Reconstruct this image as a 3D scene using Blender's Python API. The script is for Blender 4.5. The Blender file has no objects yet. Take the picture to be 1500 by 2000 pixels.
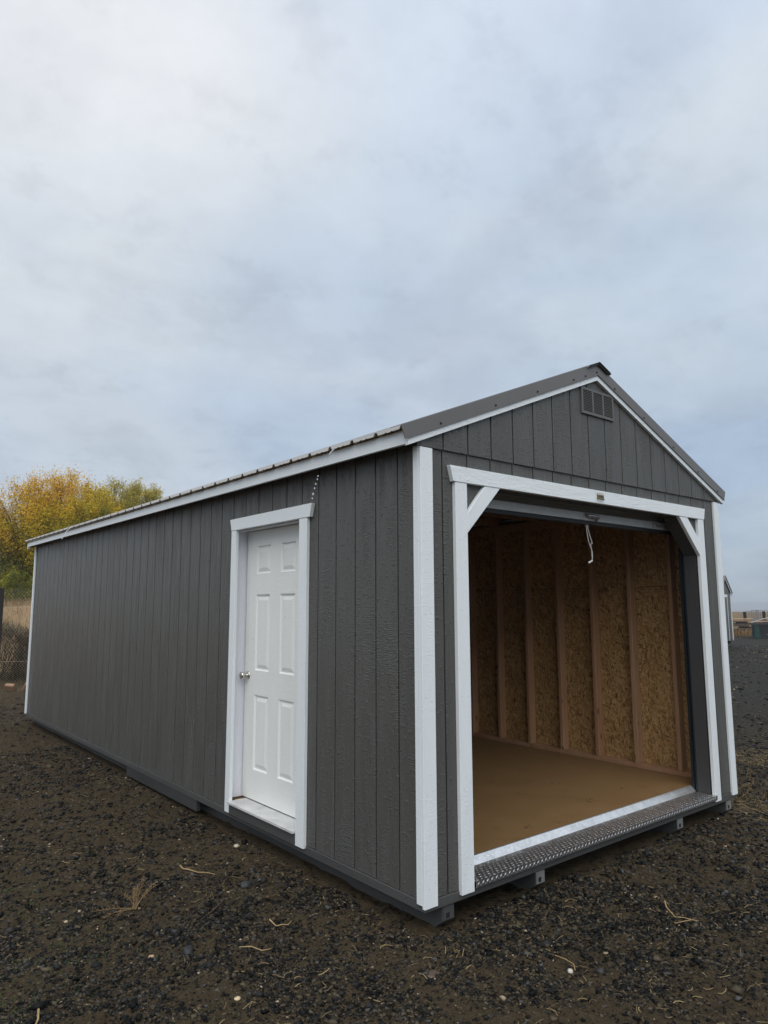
import bpy, bmesh, math, random
import numpy as np
from mathutils import Vector, Matrix

random.seed(7)
RNG = np.random.default_rng(11)
scene = bpy.context.scene
COL = scene.collection
GZ = -0.15                                   # ground level; the shed datum (trim bottom) is z = 0

# ------------------------------------------------------------------ camera
cd = bpy.data.cameras.new('camera')
cam = bpy.data.objects.new('camera', cd)
COL.objects.link(cam)
cd.sensor_fit = 'HORIZONTAL'
cd.sensor_width = 36.0
cd.lens = 36.0 * 1366.73 / 1500.0
cd.clip_start = 0.05
cd.clip_end = 20000
CP = Vector((-2.55427, -2.82063, 1.52002))
R_ = Vector((0.77602623, -0.63069246, -0.00320924))
U_ = Vector((-0.08249646, -0.10654858, 0.99087927))
F_ = Vector((0.62528203, 0.76868356, 0.13471439))
M = Matrix(((R_.x, U_.x, -F_.x), (R_.y, U_.y, -F_.y), (R_.z, U_.z, -F_.z))).to_4x4()
M.translation = CP
cam.matrix_world = M
scene.camera = cam

# ------------------------------------------------------------------ light and exposure
SUN_EL, SUN_AZ = math.radians(52), math.radians(217)      # azimuth clockwise from +Y; behind the camera
scene.view_settings.view_transform = 'Standard'
scene.view_settings.look = 'None'
scene.view_settings.gamma = 1.0
scene.view_settings.exposure = 0.48
scene.view_settings.use_curve_mapping = False

world = bpy.data.worlds.new('World')
scene.world = world
world.use_nodes = True
wn, wl = world.node_tree.nodes, world.node_tree.links
wn.clear()


def N(nodes, t, **kw):
    n = nodes.new(t)
    for k, v in kw.items():
        setattr(n, k, v)
    return n


wout = N(wn, 'ShaderNodeOutputWorld')
sky = N(wn, 'ShaderNodeTexSky', sky_type='NISHITA', sun_disc=False)
sky.sun_elevation = SUN_EL
sky.sun_rotation = SUN_AZ
bg_sky = N(wn, 'ShaderNodeBackground')
bg_sky.inputs['Strength'].default_value = 0.08
wl.new(sky.outputs[0], bg_sky.inputs['Color'])
geo = N(wn, 'ShaderNodeTexCoord')
sepw = N(wn, 'ShaderNodeSeparateXYZ')
wl.new(geo.outputs['Generated'], sepw.inputs[0])
# cloud layer: direction flattened on to a plane overhead so that clouds shrink towards the horizon
zz = N(wn, 'ShaderNodeMath', operation='ADD'); zz.inputs[1].default_value = 0.28
wl.new(sepw.outputs['Z'], zz.inputs[0])
zm = N(wn, 'ShaderNodeMath', operation='MAXIMUM'); zm.inputs[1].default_value = 0.12
wl.new(zz.outputs[0], zm.inputs[0])
dv = N(wn, 'ShaderNodeVectorMath', operation='DIVIDE')
cmb = N(wn, 'ShaderNodeCombineXYZ')
for i in range(3):
    wl.new(zm.outputs[0], cmb.inputs[i])
wl.new(geo.outputs['Generated'], dv.inputs[0]); wl.new(cmb.outputs[0], dv.inputs[1])


def wnoise(scale, detail, rough, dist=0.0, off=(0, 0, 0)):
    a = N(wn, 'ShaderNodeVectorMath', operation='ADD'); a.inputs[1].default_value = off
    wl.new(dv.outputs[0], a.inputs[0])
    n = N(wn, 'ShaderNodeTexNoise')
    n.inputs['Scale'].default_value = scale; n.inputs['Detail'].default_value = detail
    n.inputs['Roughness'].default_value = rough; n.inputs['Distortion'].default_value = dist
    wl.new(a.outputs[0], n.inputs['Vector'])
    return n.outputs['Fac']


def wramp(fac, stops):
    r = N(wn, 'ShaderNodeValToRGB')
    r.color_ramp.interpolation = 'EASE'
    while len(r.color_ramp.elements) < len(stops):
        r.color_ramp.elements.new(0.5)
    for e, (p, c) in zip(r.color_ramp.elements, stops):
        e.position = p; e.color = (*c, 1)
    wl.new(fac, r.inputs[0])
    return r.outputs[0]


# overcast luminance by elevation (paler overhead, blue grey low)
c_el = wramp(sepw.outputs['Z'], [(0.0, (0.350, 0.395, 0.445)), (0.18, (0.375, 0.435, 0.515)), (0.42, (0.460, 0.512, 0.575)), (0.72, (0.585, 0.618, 0.670))])
# broad thin-cloud brightening and blue-grey deepening
broad = wramp(wnoise(1.15, 3, 0.5, 0.3, (0.55, 0.2, 0.0)), [(0.36, (0.91, 0.945, 0.985)), (0.60, (1.09, 1.06, 1.02))])
puff = wramp(wnoise(2.6, 6, 0.55, 0.15, (1.3, 2.2, 0.4)), [(0.34, (0.905, 0.905, 0.915)), (0.50, (1.0, 1.0, 1.0)), (0.66, (1.05, 1.045, 1.04))])
fine = wramp(wnoise(7.5, 7, 0.62, 0.1, (4.1, 0.3, 0.7)), [(0.32, (0.925, 0.925, 0.93)), (0.47, (1.0, 1.0, 1.0)), (0.70, (1.03, 1.03, 1.03))])


def wmul(a, b):
    m = N(wn, 'ShaderNodeVectorMath', operation='MULTIPLY')
    wl.new(a, m.inputs[0]); wl.new(b, m.inputs[1])
    return m.outputs[0]


dotr = N(wn, 'ShaderNodeVectorMath', operation='DOT_PRODUCT'); dotr.inputs[1].default_value = (0.388, -0.315, 0.0)
wl.new(geo.outputs['Generated'], dotr.inputs[0])
dadd = N(wn, 'ShaderNodeMath', operation='ADD'); dadd.inputs[1].default_value = 0.5
wl.new(dotr.outputs['Value'], dadd.inputs[0])
thin = wramp(dadd.outputs[0], [(0.30, (1.02, 1.01, 1.0)), (0.75, (0.88, 0.925, 0.965))])
wisp = wramp(wnoise(15.0, 7, 0.65, 0.1, (7.7, 3.1, 0.2)), [(0.34, (0.975, 0.975, 0.98)), (0.50, (1.0, 1.0, 1.0)), (0.68, (1.015, 1.015, 1.015))])
ccol = wmul(wmul(wmul(wmul(wmul(c_el, broad), puff), fine), thin), wisp)
bg_cl = N(wn, 'ShaderNodeBackground')
wl.new(ccol, bg_cl.inputs['Color'])
bg_cl.inputs['Strength'].default_value = 1.0
mixw = N(wn, 'ShaderNodeMixShader')
mixw.inputs[0].default_value = 0.93
wl.new(bg_sky.outputs[0], mixw.inputs[1]); wl.new(bg_cl.outputs[0], mixw.inputs[2])
wl.new(mixw.outputs[0], wout.inputs['Surface'])

sl = bpy.data.lights.new('sun', 'SUN')
sl.energy = 1.5
sl.angle = math.radians(70)
sl.color = (1.0, 0.975, 0.94)
sun = bpy.data.objects.new('sun', sl)
COL.objects.link(sun)
sd = Vector((math.sin(SUN_AZ) * math.cos(SUN_EL), math.cos(SUN_AZ) * math.cos(SUN_EL), math.sin(SUN_EL)))
sun.rotation_euler = sd.to_track_quat('Z', 'Y').to_euler()
sun.location = (-4, -6, 12)

# ------------------------------------------------------------------ materials


class Mat:
    def __init__(s, name):
        s.m = bpy.data.materials.new(name)
        s.m.use_nodes = True
        s.nt = s.m.node_tree
        s.n, s.l = s.nt.nodes, s.nt.links
        s.bsdf = s.n['Principled BSDF']
        s.out = s.n['Material Output']
        s._v = None

    def node(s, t, **kw):
        return N(s.n, t, **kw)

    def link(s, a, b):
        s.l.new(a, b)

    def coord(s, kind='Object', rnd=True):
        tc = s.node('ShaderNodeTexCoord')
        if not rnd:
            return tc.outputs[kind]
        oi = s.node('ShaderNodeObjectInfo')
        mu = s.node('ShaderNodeMath', operation='MULTIPLY'); mu.inputs[1].default_value = 37.0
        s.link(oi.outputs['Random'], mu.inputs[0])
        ad = s.node('ShaderNodeVectorMath', operation='ADD')
        s.link(tc.outputs[kind], ad.inputs[0]); s.link(mu.outputs[0], ad.inputs[1])
        return ad.outputs[0]

    def scale(s, v, sc):
        m = s.node('ShaderNodeVectorMath', operation='MULTIPLY'); m.inputs[1].default_value = sc
        s.link(v, m.inputs[0])
        return m.outputs[0]

    def noise(s, v, scale, detail=3, rough=0.5, dist=0.0, out='Fac'):
        n = s.node('ShaderNodeTexNoise')
        n.inputs['Scale'].default_value = scale; n.inputs['Detail'].default_value = detail
        n.inputs['Roughness'].default_value = rough; n.inputs['Distortion'].default_value = dist
        s.link(v, n.inputs['Vector'])
        return n.outputs[out]

    def voro(s, v, scale, out='Distance', feature='F1', rand=1.0):
        n = s.node('ShaderNodeTexVoronoi', feature=feature)
        n.inputs['Scale'].default_value = scale; n.inputs['Randomness'].default_value = rand
        s.link(v, n.inputs['Vector'])
        return n.outputs[out]

    def ramp(s, fac, stops, interp='LINEAR'):
        r = s.node('ShaderNodeValToRGB'); r.color_ramp.interpolation = interp
        while len(r.color_ramp.elements) < len(stops):
            r.color_ramp.elements.new(0.5)
        for e, (p, c) in zip(r.color_ramp.elements, stops):
            e.position = p
            e.color = (c, c, c, 1) if isinstance(c, (int, float)) else (*c, 1)
        s.link(fac, r.inputs[0])
        return r.outputs[0]

    def mix(s, fac, a, b, mode='MIX'):
        m = s.node('ShaderNodeMix', data_type='RGBA', blend_type=mode)
        for sock, v in ((m.inputs[0], fac), (m.inputs[6], a), (m.inputs[7], b)):
            if hasattr(v, 'links') or hasattr(v, 'is_linked'):
                s.link(v, sock)
            elif isinstance(v, (int, float)):
                sock.default_value = v
            else:
                sock.default_value = (*v, 1)
        return m.outputs[2]

    def math(s, op, a, b=None):
        m = s.node('ShaderNodeMath', operation=op)
        for i, v in enumerate((a, b)):
            if v is None:
                continue
            if isinstance(v, (int, float)):
                m.inputs[i].default_value = v
            else:
                s.link(v, m.inputs[i])
        return m.outputs[0]

    def sep(s, v):
        n = s.node('ShaderNodeSeparateXYZ'); s.link(v, n.inputs[0])
        return n.outputs

    def comb(s, x, y, z):
        n = s.node('ShaderNodeCombineXYZ')
        for i, v in enumerate((x, y, z)):
            if isinstance(v, (int, float)):
                n.inputs[i].default_value = v
            else:
                s.link(v, n.inputs[i])
        return n.outputs[0]

    def bump(s, h, strength=0.5, dist=0.002):
        b = s.node('ShaderNodeBump')
        b.inputs['Strength'].default_value = strength; b.inputs['Distance'].default_value = dist
        s.link(h, b.inputs['Height']); s.link(b.outputs[0], s.bsdf.inputs['Normal'])

    def set(s, color=None, rough=None, metal=None, spec=None):
        for k, v in (('Base Color', color), ('Roughness', rough), ('Metallic', metal), ('Specular IOR Level', spec)):
            if v is None:
                continue
            if isinstance(v, tuple):
                s.bsdf.inputs[k].default_value = (*v, 1)
            elif isinstance(v, (int, float)):
                s.bsdf.inputs[k].default_value = v
            else:
                s.link(v, s.bsdf.inputs[k])
        return s


def painted_wood(name, col, along='z', strength=0.7, rough=0.42, var=0.06, tool=1.0, dist=0.0022, spec=0.5):
    """paint over embossed wood: long grain ridges and patches of fine cross tooling"""
    a = Mat(name)
    v = a.coord()
    x, y, z = a.sep(v)
    if along == 'z':
        ac, al = a.math('ADD', x, y), z
    elif along == 'x':
        ac, al = a.math('ADD', z, y), x
    else:
        ac, al = a.math('ADD', z, x), y
    wob = a.noise(a.comb(a.math('MULTIPLY', ac, 6), a.math('MULTIPLY', al, 2.0), 0), 1, 3, 0.5)
    acw = a.math('ADD', ac, a.math('MULTIPLY', wob, 0.05))
    grain = a.noise(a.comb(a.math('MULTIPLY', acw, 75), a.math('MULTIPLY', al, 4.5), 0), 1, 3, 0.55)
    alw = a.math('ADD', al, a.math('MULTIPLY', a.noise(a.comb(a.math('MULTIPLY', ac, 18), a.math('MULTIPLY', al, 3), 3.3), 1, 2, 0.5), 0.028))
    cross = a.noise(a.comb(a.math('MULTIPLY', ac, 24), a.math('MULTIPLY', alw, 165), 1.7), 1, 2, 0.5)
    mask = a.ramp(a.noise(a.comb(a.math('MULTIPLY', ac, 12), a.math('MULTIPLY', al, 1.7), 9.1), 1, 2, 0.5), [(0.46, 0.0), (0.60, 1.0)])
    pits = a.ramp(a.noise(a.comb(a.math('MULTIPLY', ac, 45), a.math('MULTIPLY', al, 30), 5.0), 1, 2, 0.5), [(0.60, 0.0), (0.66, 1.0)])
    h = a.math('ADD', a.math('MULTIPLY', grain, 0.8), a.math('MULTIPLY', a.math('MULTIPLY', cross, mask), 1.1 * tool))
    h = a.math('ADD', h, a.math('MULTIPLY', pits, 0.35))
    a.bump(h, strength, dist)
    tint = a.noise(a.comb(a.math('MULTIPLY', ac, 5), a.math('MULTIPLY', al, 0.8), 2.0), 1, 3, 0.6)
    lo = tuple(c * (1 - var) for c in col); hi = tuple(min(0.9, c * (1 + var)) for c in col)
    a.set(a.ramp(tint, [(0.3, lo), (0.7, hi)]), a.ramp(grain, [(0.3, rough - 0.07), (0.7, rough + 0.1)]), spec=spec)
    return a.m


GREY = (0.089, 0.087, 0.080)
m_siding = painted_wood('grey siding paint', GREY, 'z', 1.0, 0.36, 0.09, 1.0, 0.0052, 0.42)
m_white_v = painted_wood('white trim paint', (0.80, 0.84, 0.85), 'z', 0.6, 0.40, 0.03, 1.0, 0.0026)
m_white_x = painted_wood('white trim paint across', (0.80, 0.84, 0.85), 'x', 0.9, 0.40, 0.03, 0.3, 0.0035)
m_white_y = painted_wood('white trim paint lengthwise', (0.80, 0.84, 0.85), 'y', 0.45, 0.42, 0.025, 0.15)
m_jambwhite = painted_wood('smooth white paint', (0.80, 0.81, 0.86), 'z', 0.08, 0.4, 0.015, 0.0)
m_greyboard = painted_wood('grey board paint', (0.070, 0.069, 0.066), 'y', 0.35, 0.5, 0.12, 0.1)
m_skid = painted_wood('dark skid paint', (0.058, 0.058, 0.057), 'y', 0.35, 0.6, 0.2, 0.1)
m_spacer = painted_wood('dark spacer paint', (0.042, 0.042, 0.041), 'y', 0.35, 0.6, 0.2, 0.1, 0.0022, 0.25)
m_greyboard_x = painted_wood('grey front board paint', (0.070, 0.069, 0.066), 'x', 0.35, 0.5, 0.12, 0.1)
m_greyjamb = painted_wood('grey jamb paint', (0.055, 0.055, 0.056), 'z', 0.35, 0.55, 0.06, 0.1, 0.0022, 0.3)


def mat_door():
    a = Mat('white moulded door')
    v = a.coord()
    x, y, z = a.sep(v)
    w = a.noise(a.comb(a.math('MULTIPLY', y, 3.0), a.math('MULTIPLY', z, 7), 0), 1, 2, 0.5)
    ring = a.math('SINE', a.math('ADD', a.math('MULTIPLY', w, 95), a.math('MULTIPLY', z, 160)))
    a.bump(ring, 0.16, 0.0012)
    dirt = a.ramp(a.noise(a.scale(v, (5, 5, 2)), 1, 4, 0.6), [(0.35, (0.81, 0.82, 0.785)), (0.7, (0.85, 0.86, 0.83))])
    a.set(dirt, 0.4)
    return a.m


m_door = mat_door()


def mat_simple(name, col, rough=0.5, metal=0.0, var=0.1, scale=8, bump=0.0, bdist=0.002, bscale=60, spec=0.5):
    a = Mat(name)
    v = a.coord()
    n = a.noise(v, scale, 4, 0.6)
    a.set(a.ramp(n, [(0.3, tuple(c * (1 - var) for c in col)), (0.7, tuple(min(0.92, c * (1 + var)) for c in col))]), rough, metal, spec)
    if bump:
        a.bump(a.noise(v, bscale, 3, 0.6), bump, bdist)
    return a.m


m_roofmetal = mat_simple('grey painted steel', (0.30, 0.29, 0.275), 0.32, 0.0, 0.05, 3, 0.05, 0.001, 20)
m_trimmetal = mat_simple('brown grey trim steel', (0.140, 0.132, 0.126), 0.38, 0.0, 0.05, 3)
m_dark = mat_simple('black rubber', (0.012, 0.012, 0.013), 0.55)
m_darkmetal = mat_simple('dark rail steel', (0.02, 0.03, 0.035), 0.4, 0.3)
m_galv = mat_simple('galvanised steel', (0.62, 0.62, 0.60), 0.42, 0.85, 0.12, 30)
m_bar = mat_simple('white steel bar', (0.60, 0.61, 0.60), 0.42, 0.1, 0.08, 12)
m_curtain = mat_simple('roll door steel', (0.33, 0.33, 0.31), 0.4, 0.1, 0.06)
m_chrome = mat_simple('brushed nickel', (0.60, 0.58, 0.54), 0.18, 1.0, 0.05)
m_zinc = mat_simple('zinc handle', (0.55, 0.56, 0.57), 0.28, 0.9, 0.1)
m_rope = mat_simple('white cotton cord', (0.78, 0.76, 0.70), 0.85)
m_vent = mat_simple('grey plastic vent', (0.125, 0.123, 0.116), 0.5, 0, 0.03)
m_red = mat_simple('red plastic', (0.20, 0.025, 0.015), 0.5)


def mat_alu():
    a = Mat('tread plate aluminium')
    v = a.coord()
    n = a.noise(v, 14, 5, 0.65)
    dirt = a.ramp(n, [(0.42, (0.68, 0.67, 0.66)), (0.66, (0.34, 0.30, 0.26))])
    a.set(dirt, a.ramp(n, [(0.4, 0.24), (0.7, 0.42)]), 0.95)
    a.bump(a.noise(v, 90, 2, 0.5), 0.06, 0.002)
    return a.m


m_alu = mat_alu()
m_lug = mat_simple('tread lug aluminium', (0.85, 0.85, 0.84), 0.30, 0.9, 0.1, 60)


def mat_osb():
    a = Mat('strand board')
    v = a.coord(rnd=False)
    x, y, z = a.sep(v)
    p = a.comb(a.math('ADD', y, x), z, 0.0)
    warp = a.node('ShaderNodeVectorMath', operation='ADD')
    a.link(p, warp.inputs[0])
    a.link(a.scale(a.noise(p, 9, 2, 0.5, 0, 'Color'), (0.03, 0.03, 0)), warp.inputs[1])
    col = None
    hgt = None
    for i, (ang, sx, sy, thr) in enumerate(((0.3, 18, 76, 0.0), (1.25, 16, 78, 0.38), (2.2, 15, 70, 0.42), (0.8, 21, 92, 0.50), (2.75, 18, 82, 0.52), (1.7, 24, 108, 0.60))):
        rot = a.node('ShaderNodeVectorRotate', rotation_type='Z_AXIS')
        a.link(warp.outputs[0], rot.inputs['Vector']); rot.inputs['Angle'].default_value = ang
        ad = a.node('ShaderNodeVectorMath', operation='ADD'); ad.inputs[1].default_value = (i * 3.7, i * 1.9, 0)
        a.link(rot.outputs[0], ad.inputs[0])
        q = a.scale(ad.outputs[0], (sx, sy, 1))
        r, g_, b_ = a.sep(a.voro(q, 1.0, 'Color'))
        gr = a.noise(a.scale(ad.outputs[0], (12, 260, 1)), 1, 2, 0.5)
        tone = a.math('ADD', a.math('MULTIPLY', g_, 0.78), a.math('MULTIPLY', gr, 0.22))
        c = a.ramp(tone, [(0.10, (0.085, 0.042, 0.015)), (0.22, (0.225, 0.120, 0.042)), (0.55, (0.345, 0.200, 0.075)), (0.90, (0.50, 0.325, 0.145))])
        if col is None:
            col, hgt = c, tone
        else:
            m = a.ramp(r, [(thr, 0.0), (thr + 0.02, 1.0)])
            col = a.mix(m, col, c)
            mh = a.node('ShaderNodeMix', data_type='FLOAT')
            a.link(m, mh.inputs[0]); a.link(hgt, mh.inputs[2]); a.link(tone, mh.inputs[3])
            hgt = mh.outputs[0]
    a.set(col, 0.6)
    a.bump(hgt, 0.4, 0.003)
    return a.m


m_osb = mat_osb()


def mat_lumber(name, col, red=0.0):
    a = Mat(name)
    v = a.coord()
    x, y, z = a.sep(v)
    g = a.noise(a.comb(a.math('MULTIPLY', x, 60), a.math('MULTIPLY', y, 60), a.math('MULTIPLY', z, 2.5)), 1, 4, 0.6, 0.4)
    b = a.noise(a.comb(a.math('MULTIPLY', x, 4), a.math('MULTIPLY', y, 4), a.math('MULTIPLY', z, 1.3)), 1, 2, 0.5)
    kn = a.ramp(a.voro(a.comb(a.math('MULTIPLY', x, 9), a.math('MULTIPLY', y, 9), a.math('MULTIPLY', z, 3.4)), 1), [(0.06, 1.0), (0.13, 0.0)])
    c = a.ramp(g, [(0.3, tuple(k * 0.78 for k in col)), (0.7, tuple(k * 1.12 for k in col))])
    c = a.mix(a.ramp(b, [(0.4, 0.0), (0.7, 0.55)]), c, (col[0] * 0.85, col[1] * 0.62, col[2] * 0.55))
    c = a.mix(kn, c, (0.10, 0.045, 0.02))
    a.set(c, 0.6)
    a.bump(g, 0.25, 0.001)
    return a.m


m_stud = mat_lumber('fir stud', (0.37, 0.222, 0.125))
m_weathered = mat_lumber('weathered board', (0.11, 0.088, 0.066))
m_freshboard = mat_lumber('pale board', (0.40, 0.28, 0.17))


def mat_floor():
    a = Mat('brown floor sheet')
    v = a.coord(rnd=False)
    n1 = a.noise(v, 2.2, 4, 0.6); n2 = a.noise(v, 140, 3, 0.7)
    c = a.mix(n1, (0.185, 0.110, 0.046), (0.245, 0.150, 0.066))
    c = a.mix(a.ramp(n2, [(0.35, 0.45), (0.6, 0.0)]), c, (0.15, 0.08, 0.03))
    sm = a.ramp(a.noise(v, 7, 6, 0.75), [(0.55, 0.0), (0.72, 0.55)])
    c = a.mix(sm, c, (0.10, 0.06, 0.03))
    a.set(c, a.ramp(n1, [(0.3, 0.45), (0.7, 0.6)]), spec=0.35)
    a.bump(n2, 0.12, 0.0008)
    return a.m


m_floor = mat_floor()


def mat_ground():
    a = Mat('black gravel and soil')
    v = a.coord(rnd=False)
    x, y, z = a.sep(v)
    n_big = a.noise(v, 0.55, 4, 0.55)
    n_mid = a.noise(v, 7.0, 6, 0.72, 0.3)
    n_fine = a.noise(v, 30, 6, 0.75)
    n_grit = a.noise(v, 150, 3, 0.7)
    soil = a.mix(n_fine, (0.007, 0.0058, 0.0038), (0.152, 0.115, 0.071))
    dark = a.mix(n_grit, (0.002, 0.002, 0.002), (0.022, 0.021, 0.019))
    # more brown soil on the worn side of the yard, more gravel to the right
    side = a.ramp(a.math('MULTIPLY', a.math('ADD', x, 2.0), 0.12), [(0.0, 0.055), (1.0, -0.16)])
    f = a.math('ADD', a.math('ADD', a.math('MULTIPLY', n_mid, 0.60), a.math('MULTIPLY', n_fine, 0.46)), a.math('ADD', a.math('MULTIPLY', n_big, 0.2), side))
    c = a.mix(a.ramp(f, [(0.555, 0.0), (0.635, 1.0)]), dark, soil)
    moss = a.ramp(a.math('MULTIPLY', a.noise(v, 9, 4, 0.7), a.ramp(a.noise(v, 0.9, 2, 0.5), [(0.45, 0.0), (0.62, 1.0)])), [(0.44, 0.0), (0.62, 0.55)])
    c = a.mix(a.math('MULTIPLY', moss, a.ramp(a.math('ADD', x, 3.2), [(0.9, 1.0), (2.2, 0.0)])), c, (0.030, 0.045, 0.014))
    peb = a.ramp(a.math('ADD', a.voro(v, 55), a.math('MULTIPLY', n_mid, 0.10)), [(0.13, 1.0), (0.17, 0.0)])
    c = a.mix(a.math('MULTIPLY', peb, 0.5), c, (0.12, 0.095, 0.065))
    # dry field beyond the yard
    dx = a.math('SUBTRACT', x, 0.0); dy = a.math('SUBTRACT', y, 0.0)
    d = a.math('SQRT', a.math('ADD', a.math('MULTIPLY', dx, dx), a.math('MULTIPLY', dy, dy)))
    far = a.ramp(a.math('DIVIDE', a.math('ADD', d, a.math('MULTIPLY', n_big, 9.0)), 100.0), [(0.46, 0.0), (0.51, 1.0)])
    field = a.mix(a.noise(v, 0.25, 5, 0.7), (0.11, 0.075, 0.040), (0.24, 0.17, 0.090))
    midg = a.mix(a.ramp(a.math('ADD', a.math('MULTIPLY', n_fine, 0.6), a.math('MULTIPLY', n_mid, 0.4)), [(0.36, 0.0), (0.64, 1.0)]), (0.004, 0.004, 0.004), (0.070, 0.067, 0.062))
    c = a.mix(a.ramp(a.math('DIVIDE', a.math('SUBTRACT', x, a.math('MULTIPLY', y, 0.35)), 20.0), [(0.16, 0.0), (0.45, 0.85)]), c, midg)
    c = a.mix(far, c, field)
    a.set(c, a.ramp(n_mid, [(0.35, 0.6), (0.6, 0.9)]), spec=0.06)
    h = a.math('ADD', a.math('MULTIPLY', n_fine, 1.0), a.math('MULTIPLY', n_grit, 0.35))
    a.bump(h, 1.0, 0.035)
    return a.m


m_ground = mat_ground()


def mat_vcol(name, rough=0.6, trans=0.0, spec=0.4, bump=0.0):
    a = Mat(name)
    at = a.node('ShaderNodeAttribute'); at.attribute_name = 'Col'
    a.set(at.outputs['Color'], rough, spec=spec)
    if bump:
        a.bump(a.noise(a.coord(rnd=False), 260, 3, 0.7), bump, 0.002)
    if trans:
        t = a.node('ShaderNodeBsdfTranslucent'); a.link(at.outputs['Color'], t.inputs['Color'])
        mx = a.node('ShaderNodeMixShader'); mx.inputs[0].default_value = trans
        a.link(a.bsdf.outputs[0], mx.inputs[1]); a.link(t.outputs[0], mx.inputs[2])
        a.link(mx.outputs[0], a.out.inputs['Surface'])
    return a.m


m_stone = mat_vcol('wet stones', 0.55, 0, 0.14, 0.5)
m_leaf = mat_vcol('autumn leaves', 0.6, 0.35, 0.25)
m_straw = mat_vcol('dry straw', 0.7, 0.15, 0.3)
m_bark = mat_simple('grey brown bark', (0.085, 0.058, 0.036), 0.9, 0, 0.3, 20, 0.6, 0.01, 30)
m_twig = mat_simple('pale dry stem', (0.36, 0.25, 0.12), 0.8, 0, 0.25, 40)
m_twigdark = mat_simple('dark wet stick', (0.05, 0.030, 0.018), 0.6, 0, 0.25, 40)


def mat_water():
    a = Mat('rain water')
    a.set((0.95, 0.97, 1.0), 0.02)
    a.bsdf.inputs['Transmission Weight'].default_value = 0.55
    a.bsdf.inputs['IOR'].default_value = 1.33
    return a.m


m_water = mat_water()

# ------------------------------------------------------------------ geometry helpers
WP = {}                                         # world position of every object made here


class MB:
    def __init__(s):
        s.v, s.f = [], []

    def add(s, V, F):
        o = len(s.v)
        s.v += [tuple(p) for p in V]
        s.f += [tuple(i + o for i in f) for f in F]
        return s

    def box(s, x0, x1, y0, y1, z0, z1):
        V = [(x0, y0, z0), (x1, y0, z0), (x1, y1, z0), (x0, y1, z0), (x0, y0, z1), (x1, y0, z1), (x1, y1, z1), (x0, y1, z1)]
        return s.add(V, [(0, 3, 2, 1), (4, 5, 6, 7), (0, 1, 5, 4), (1, 2, 6, 5), (2, 3, 7, 6), (3, 0, 4, 7)])

    def prism(s, poly, axis, a, b):
        """poly: 2D points in the two other axes (order x,y,z without axis)"""
        def P(p, t):
            q = list(p); q.insert(axis, t); return tuple(q)
        n = len(poly)
        V = [P(p, a) for p in poly] + [P(p, b) for p in poly]
        F = [tuple(range(n))[::-1], tuple(range(n, 2 * n))] + [(i, (i + 1) % n, n + (i + 1) % n, n + i) for i in range(n)]
        return s.add(V, F)

    def tube(s, pts, r, n=5, cap=True):
        pts = [Vector(p) for p in pts]
        rs = r if isinstance(r, (list, tuple)) else [r] * len(pts)
        V, F = [], []
        up = Vector((0.31, 0.2, 0.93)).normalized()
        for i, p in enumerate(pts):
            t = (pts[min(i + 1, len(pts) - 1)] - pts[max(i - 1, 0)])
            t = t.normalized() if t.length > 1e-9 else Vector((0, 0, 1))
            a = t.cross(up)
            if a.length < 1e-3:
                a = t.cross(Vector((1, 0, 0)))
            a.normalize(); b = t.cross(a)
            for k in range(n):
                an = 2 * math.pi * k / n
                V.append(p + (a * math.cos(an) + b * math.sin(an)) * rs[i])
        for i in range(len(pts) - 1):
            for k in range(n):
                F.append((i * n + k, i * n + (k + 1) % n, (i + 1) * n + (k + 1) % n, (i + 1) * n + k))
        if cap:
            F.append(tuple(range(n))[::-1]); F.append(tuple(range((len(pts) - 1) * n, len(pts) * n)))
        return s.add(V, F)

    def lathe(s, prof, c, axis, n=16):
        """prof: (distance along axis, radius)"""
        ax = Vector(axis).normalized()
        a = ax.cross(Vector((0, 0, 1)) if abs(ax.z) < 0.9 else Vector((1, 0, 0))).normalized(); b = ax.cross(a)
        V, F = [], []
        for d, r in prof:
            for k in range(n):
                an = 2 * math.pi * k / n
                V.append(Vector(c) + ax * d + (a * math.cos(an) + b * math.sin(an)) * r)
        for i in range(len(prof) - 1):
            for k in range(n):
                F.append((i * n + k, i * n + (k + 1) % n, (i + 1) * n + (k + 1) % n, (i + 1) * n + k))
        F.append(tuple(range(n))[::-1]); F.append(tuple(range((len(prof) - 1) * n, len(prof) * n)))
        return s.add(V, F)


def finish(o, parent, origin):
    COL.objects.link(o)
    WP[o.name] = Vector(origin)
    if parent is not None:
        o.parent = parent
        o.location = Vector(origin) - WP[parent.name]
    else:
        o.location = origin
    return o


def build(mb, name, mat, parent=None, origin=None, bevel=0.0, smooth=False):
    vs = np.array(mb.v, dtype=float)
    if origin is None:
        lo, hi = vs.min(0), vs.max(0)
        c = (lo + hi) / 2
        origin = (c[0], c[1], lo[2] if parent is None else c[2])
    me = bpy.data.meshes.new(name)
    me.from_pydata((vs - np.array(origin)).tolist(), [], mb.f)
    bm = bmesh.new(); bm.from_mesh(me)
    if bevel:
        bmesh.ops.bevel(bm, geom=[e for e in bm.edges], offset=bevel, segments=1, affect='EDGES', clamp_overlap=True)
    bmesh.ops.recalc_face_normals(bm, faces=bm.faces)
    bm.to_mesh(me); bm.free()
    if mat:
        me.materials.append(mat)
    if smooth:
        me.polygons.foreach_set('use_smooth', [True] * len(me.polygons))
    return finish(bpy.data.objects.new(name, me), parent, origin)


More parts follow.
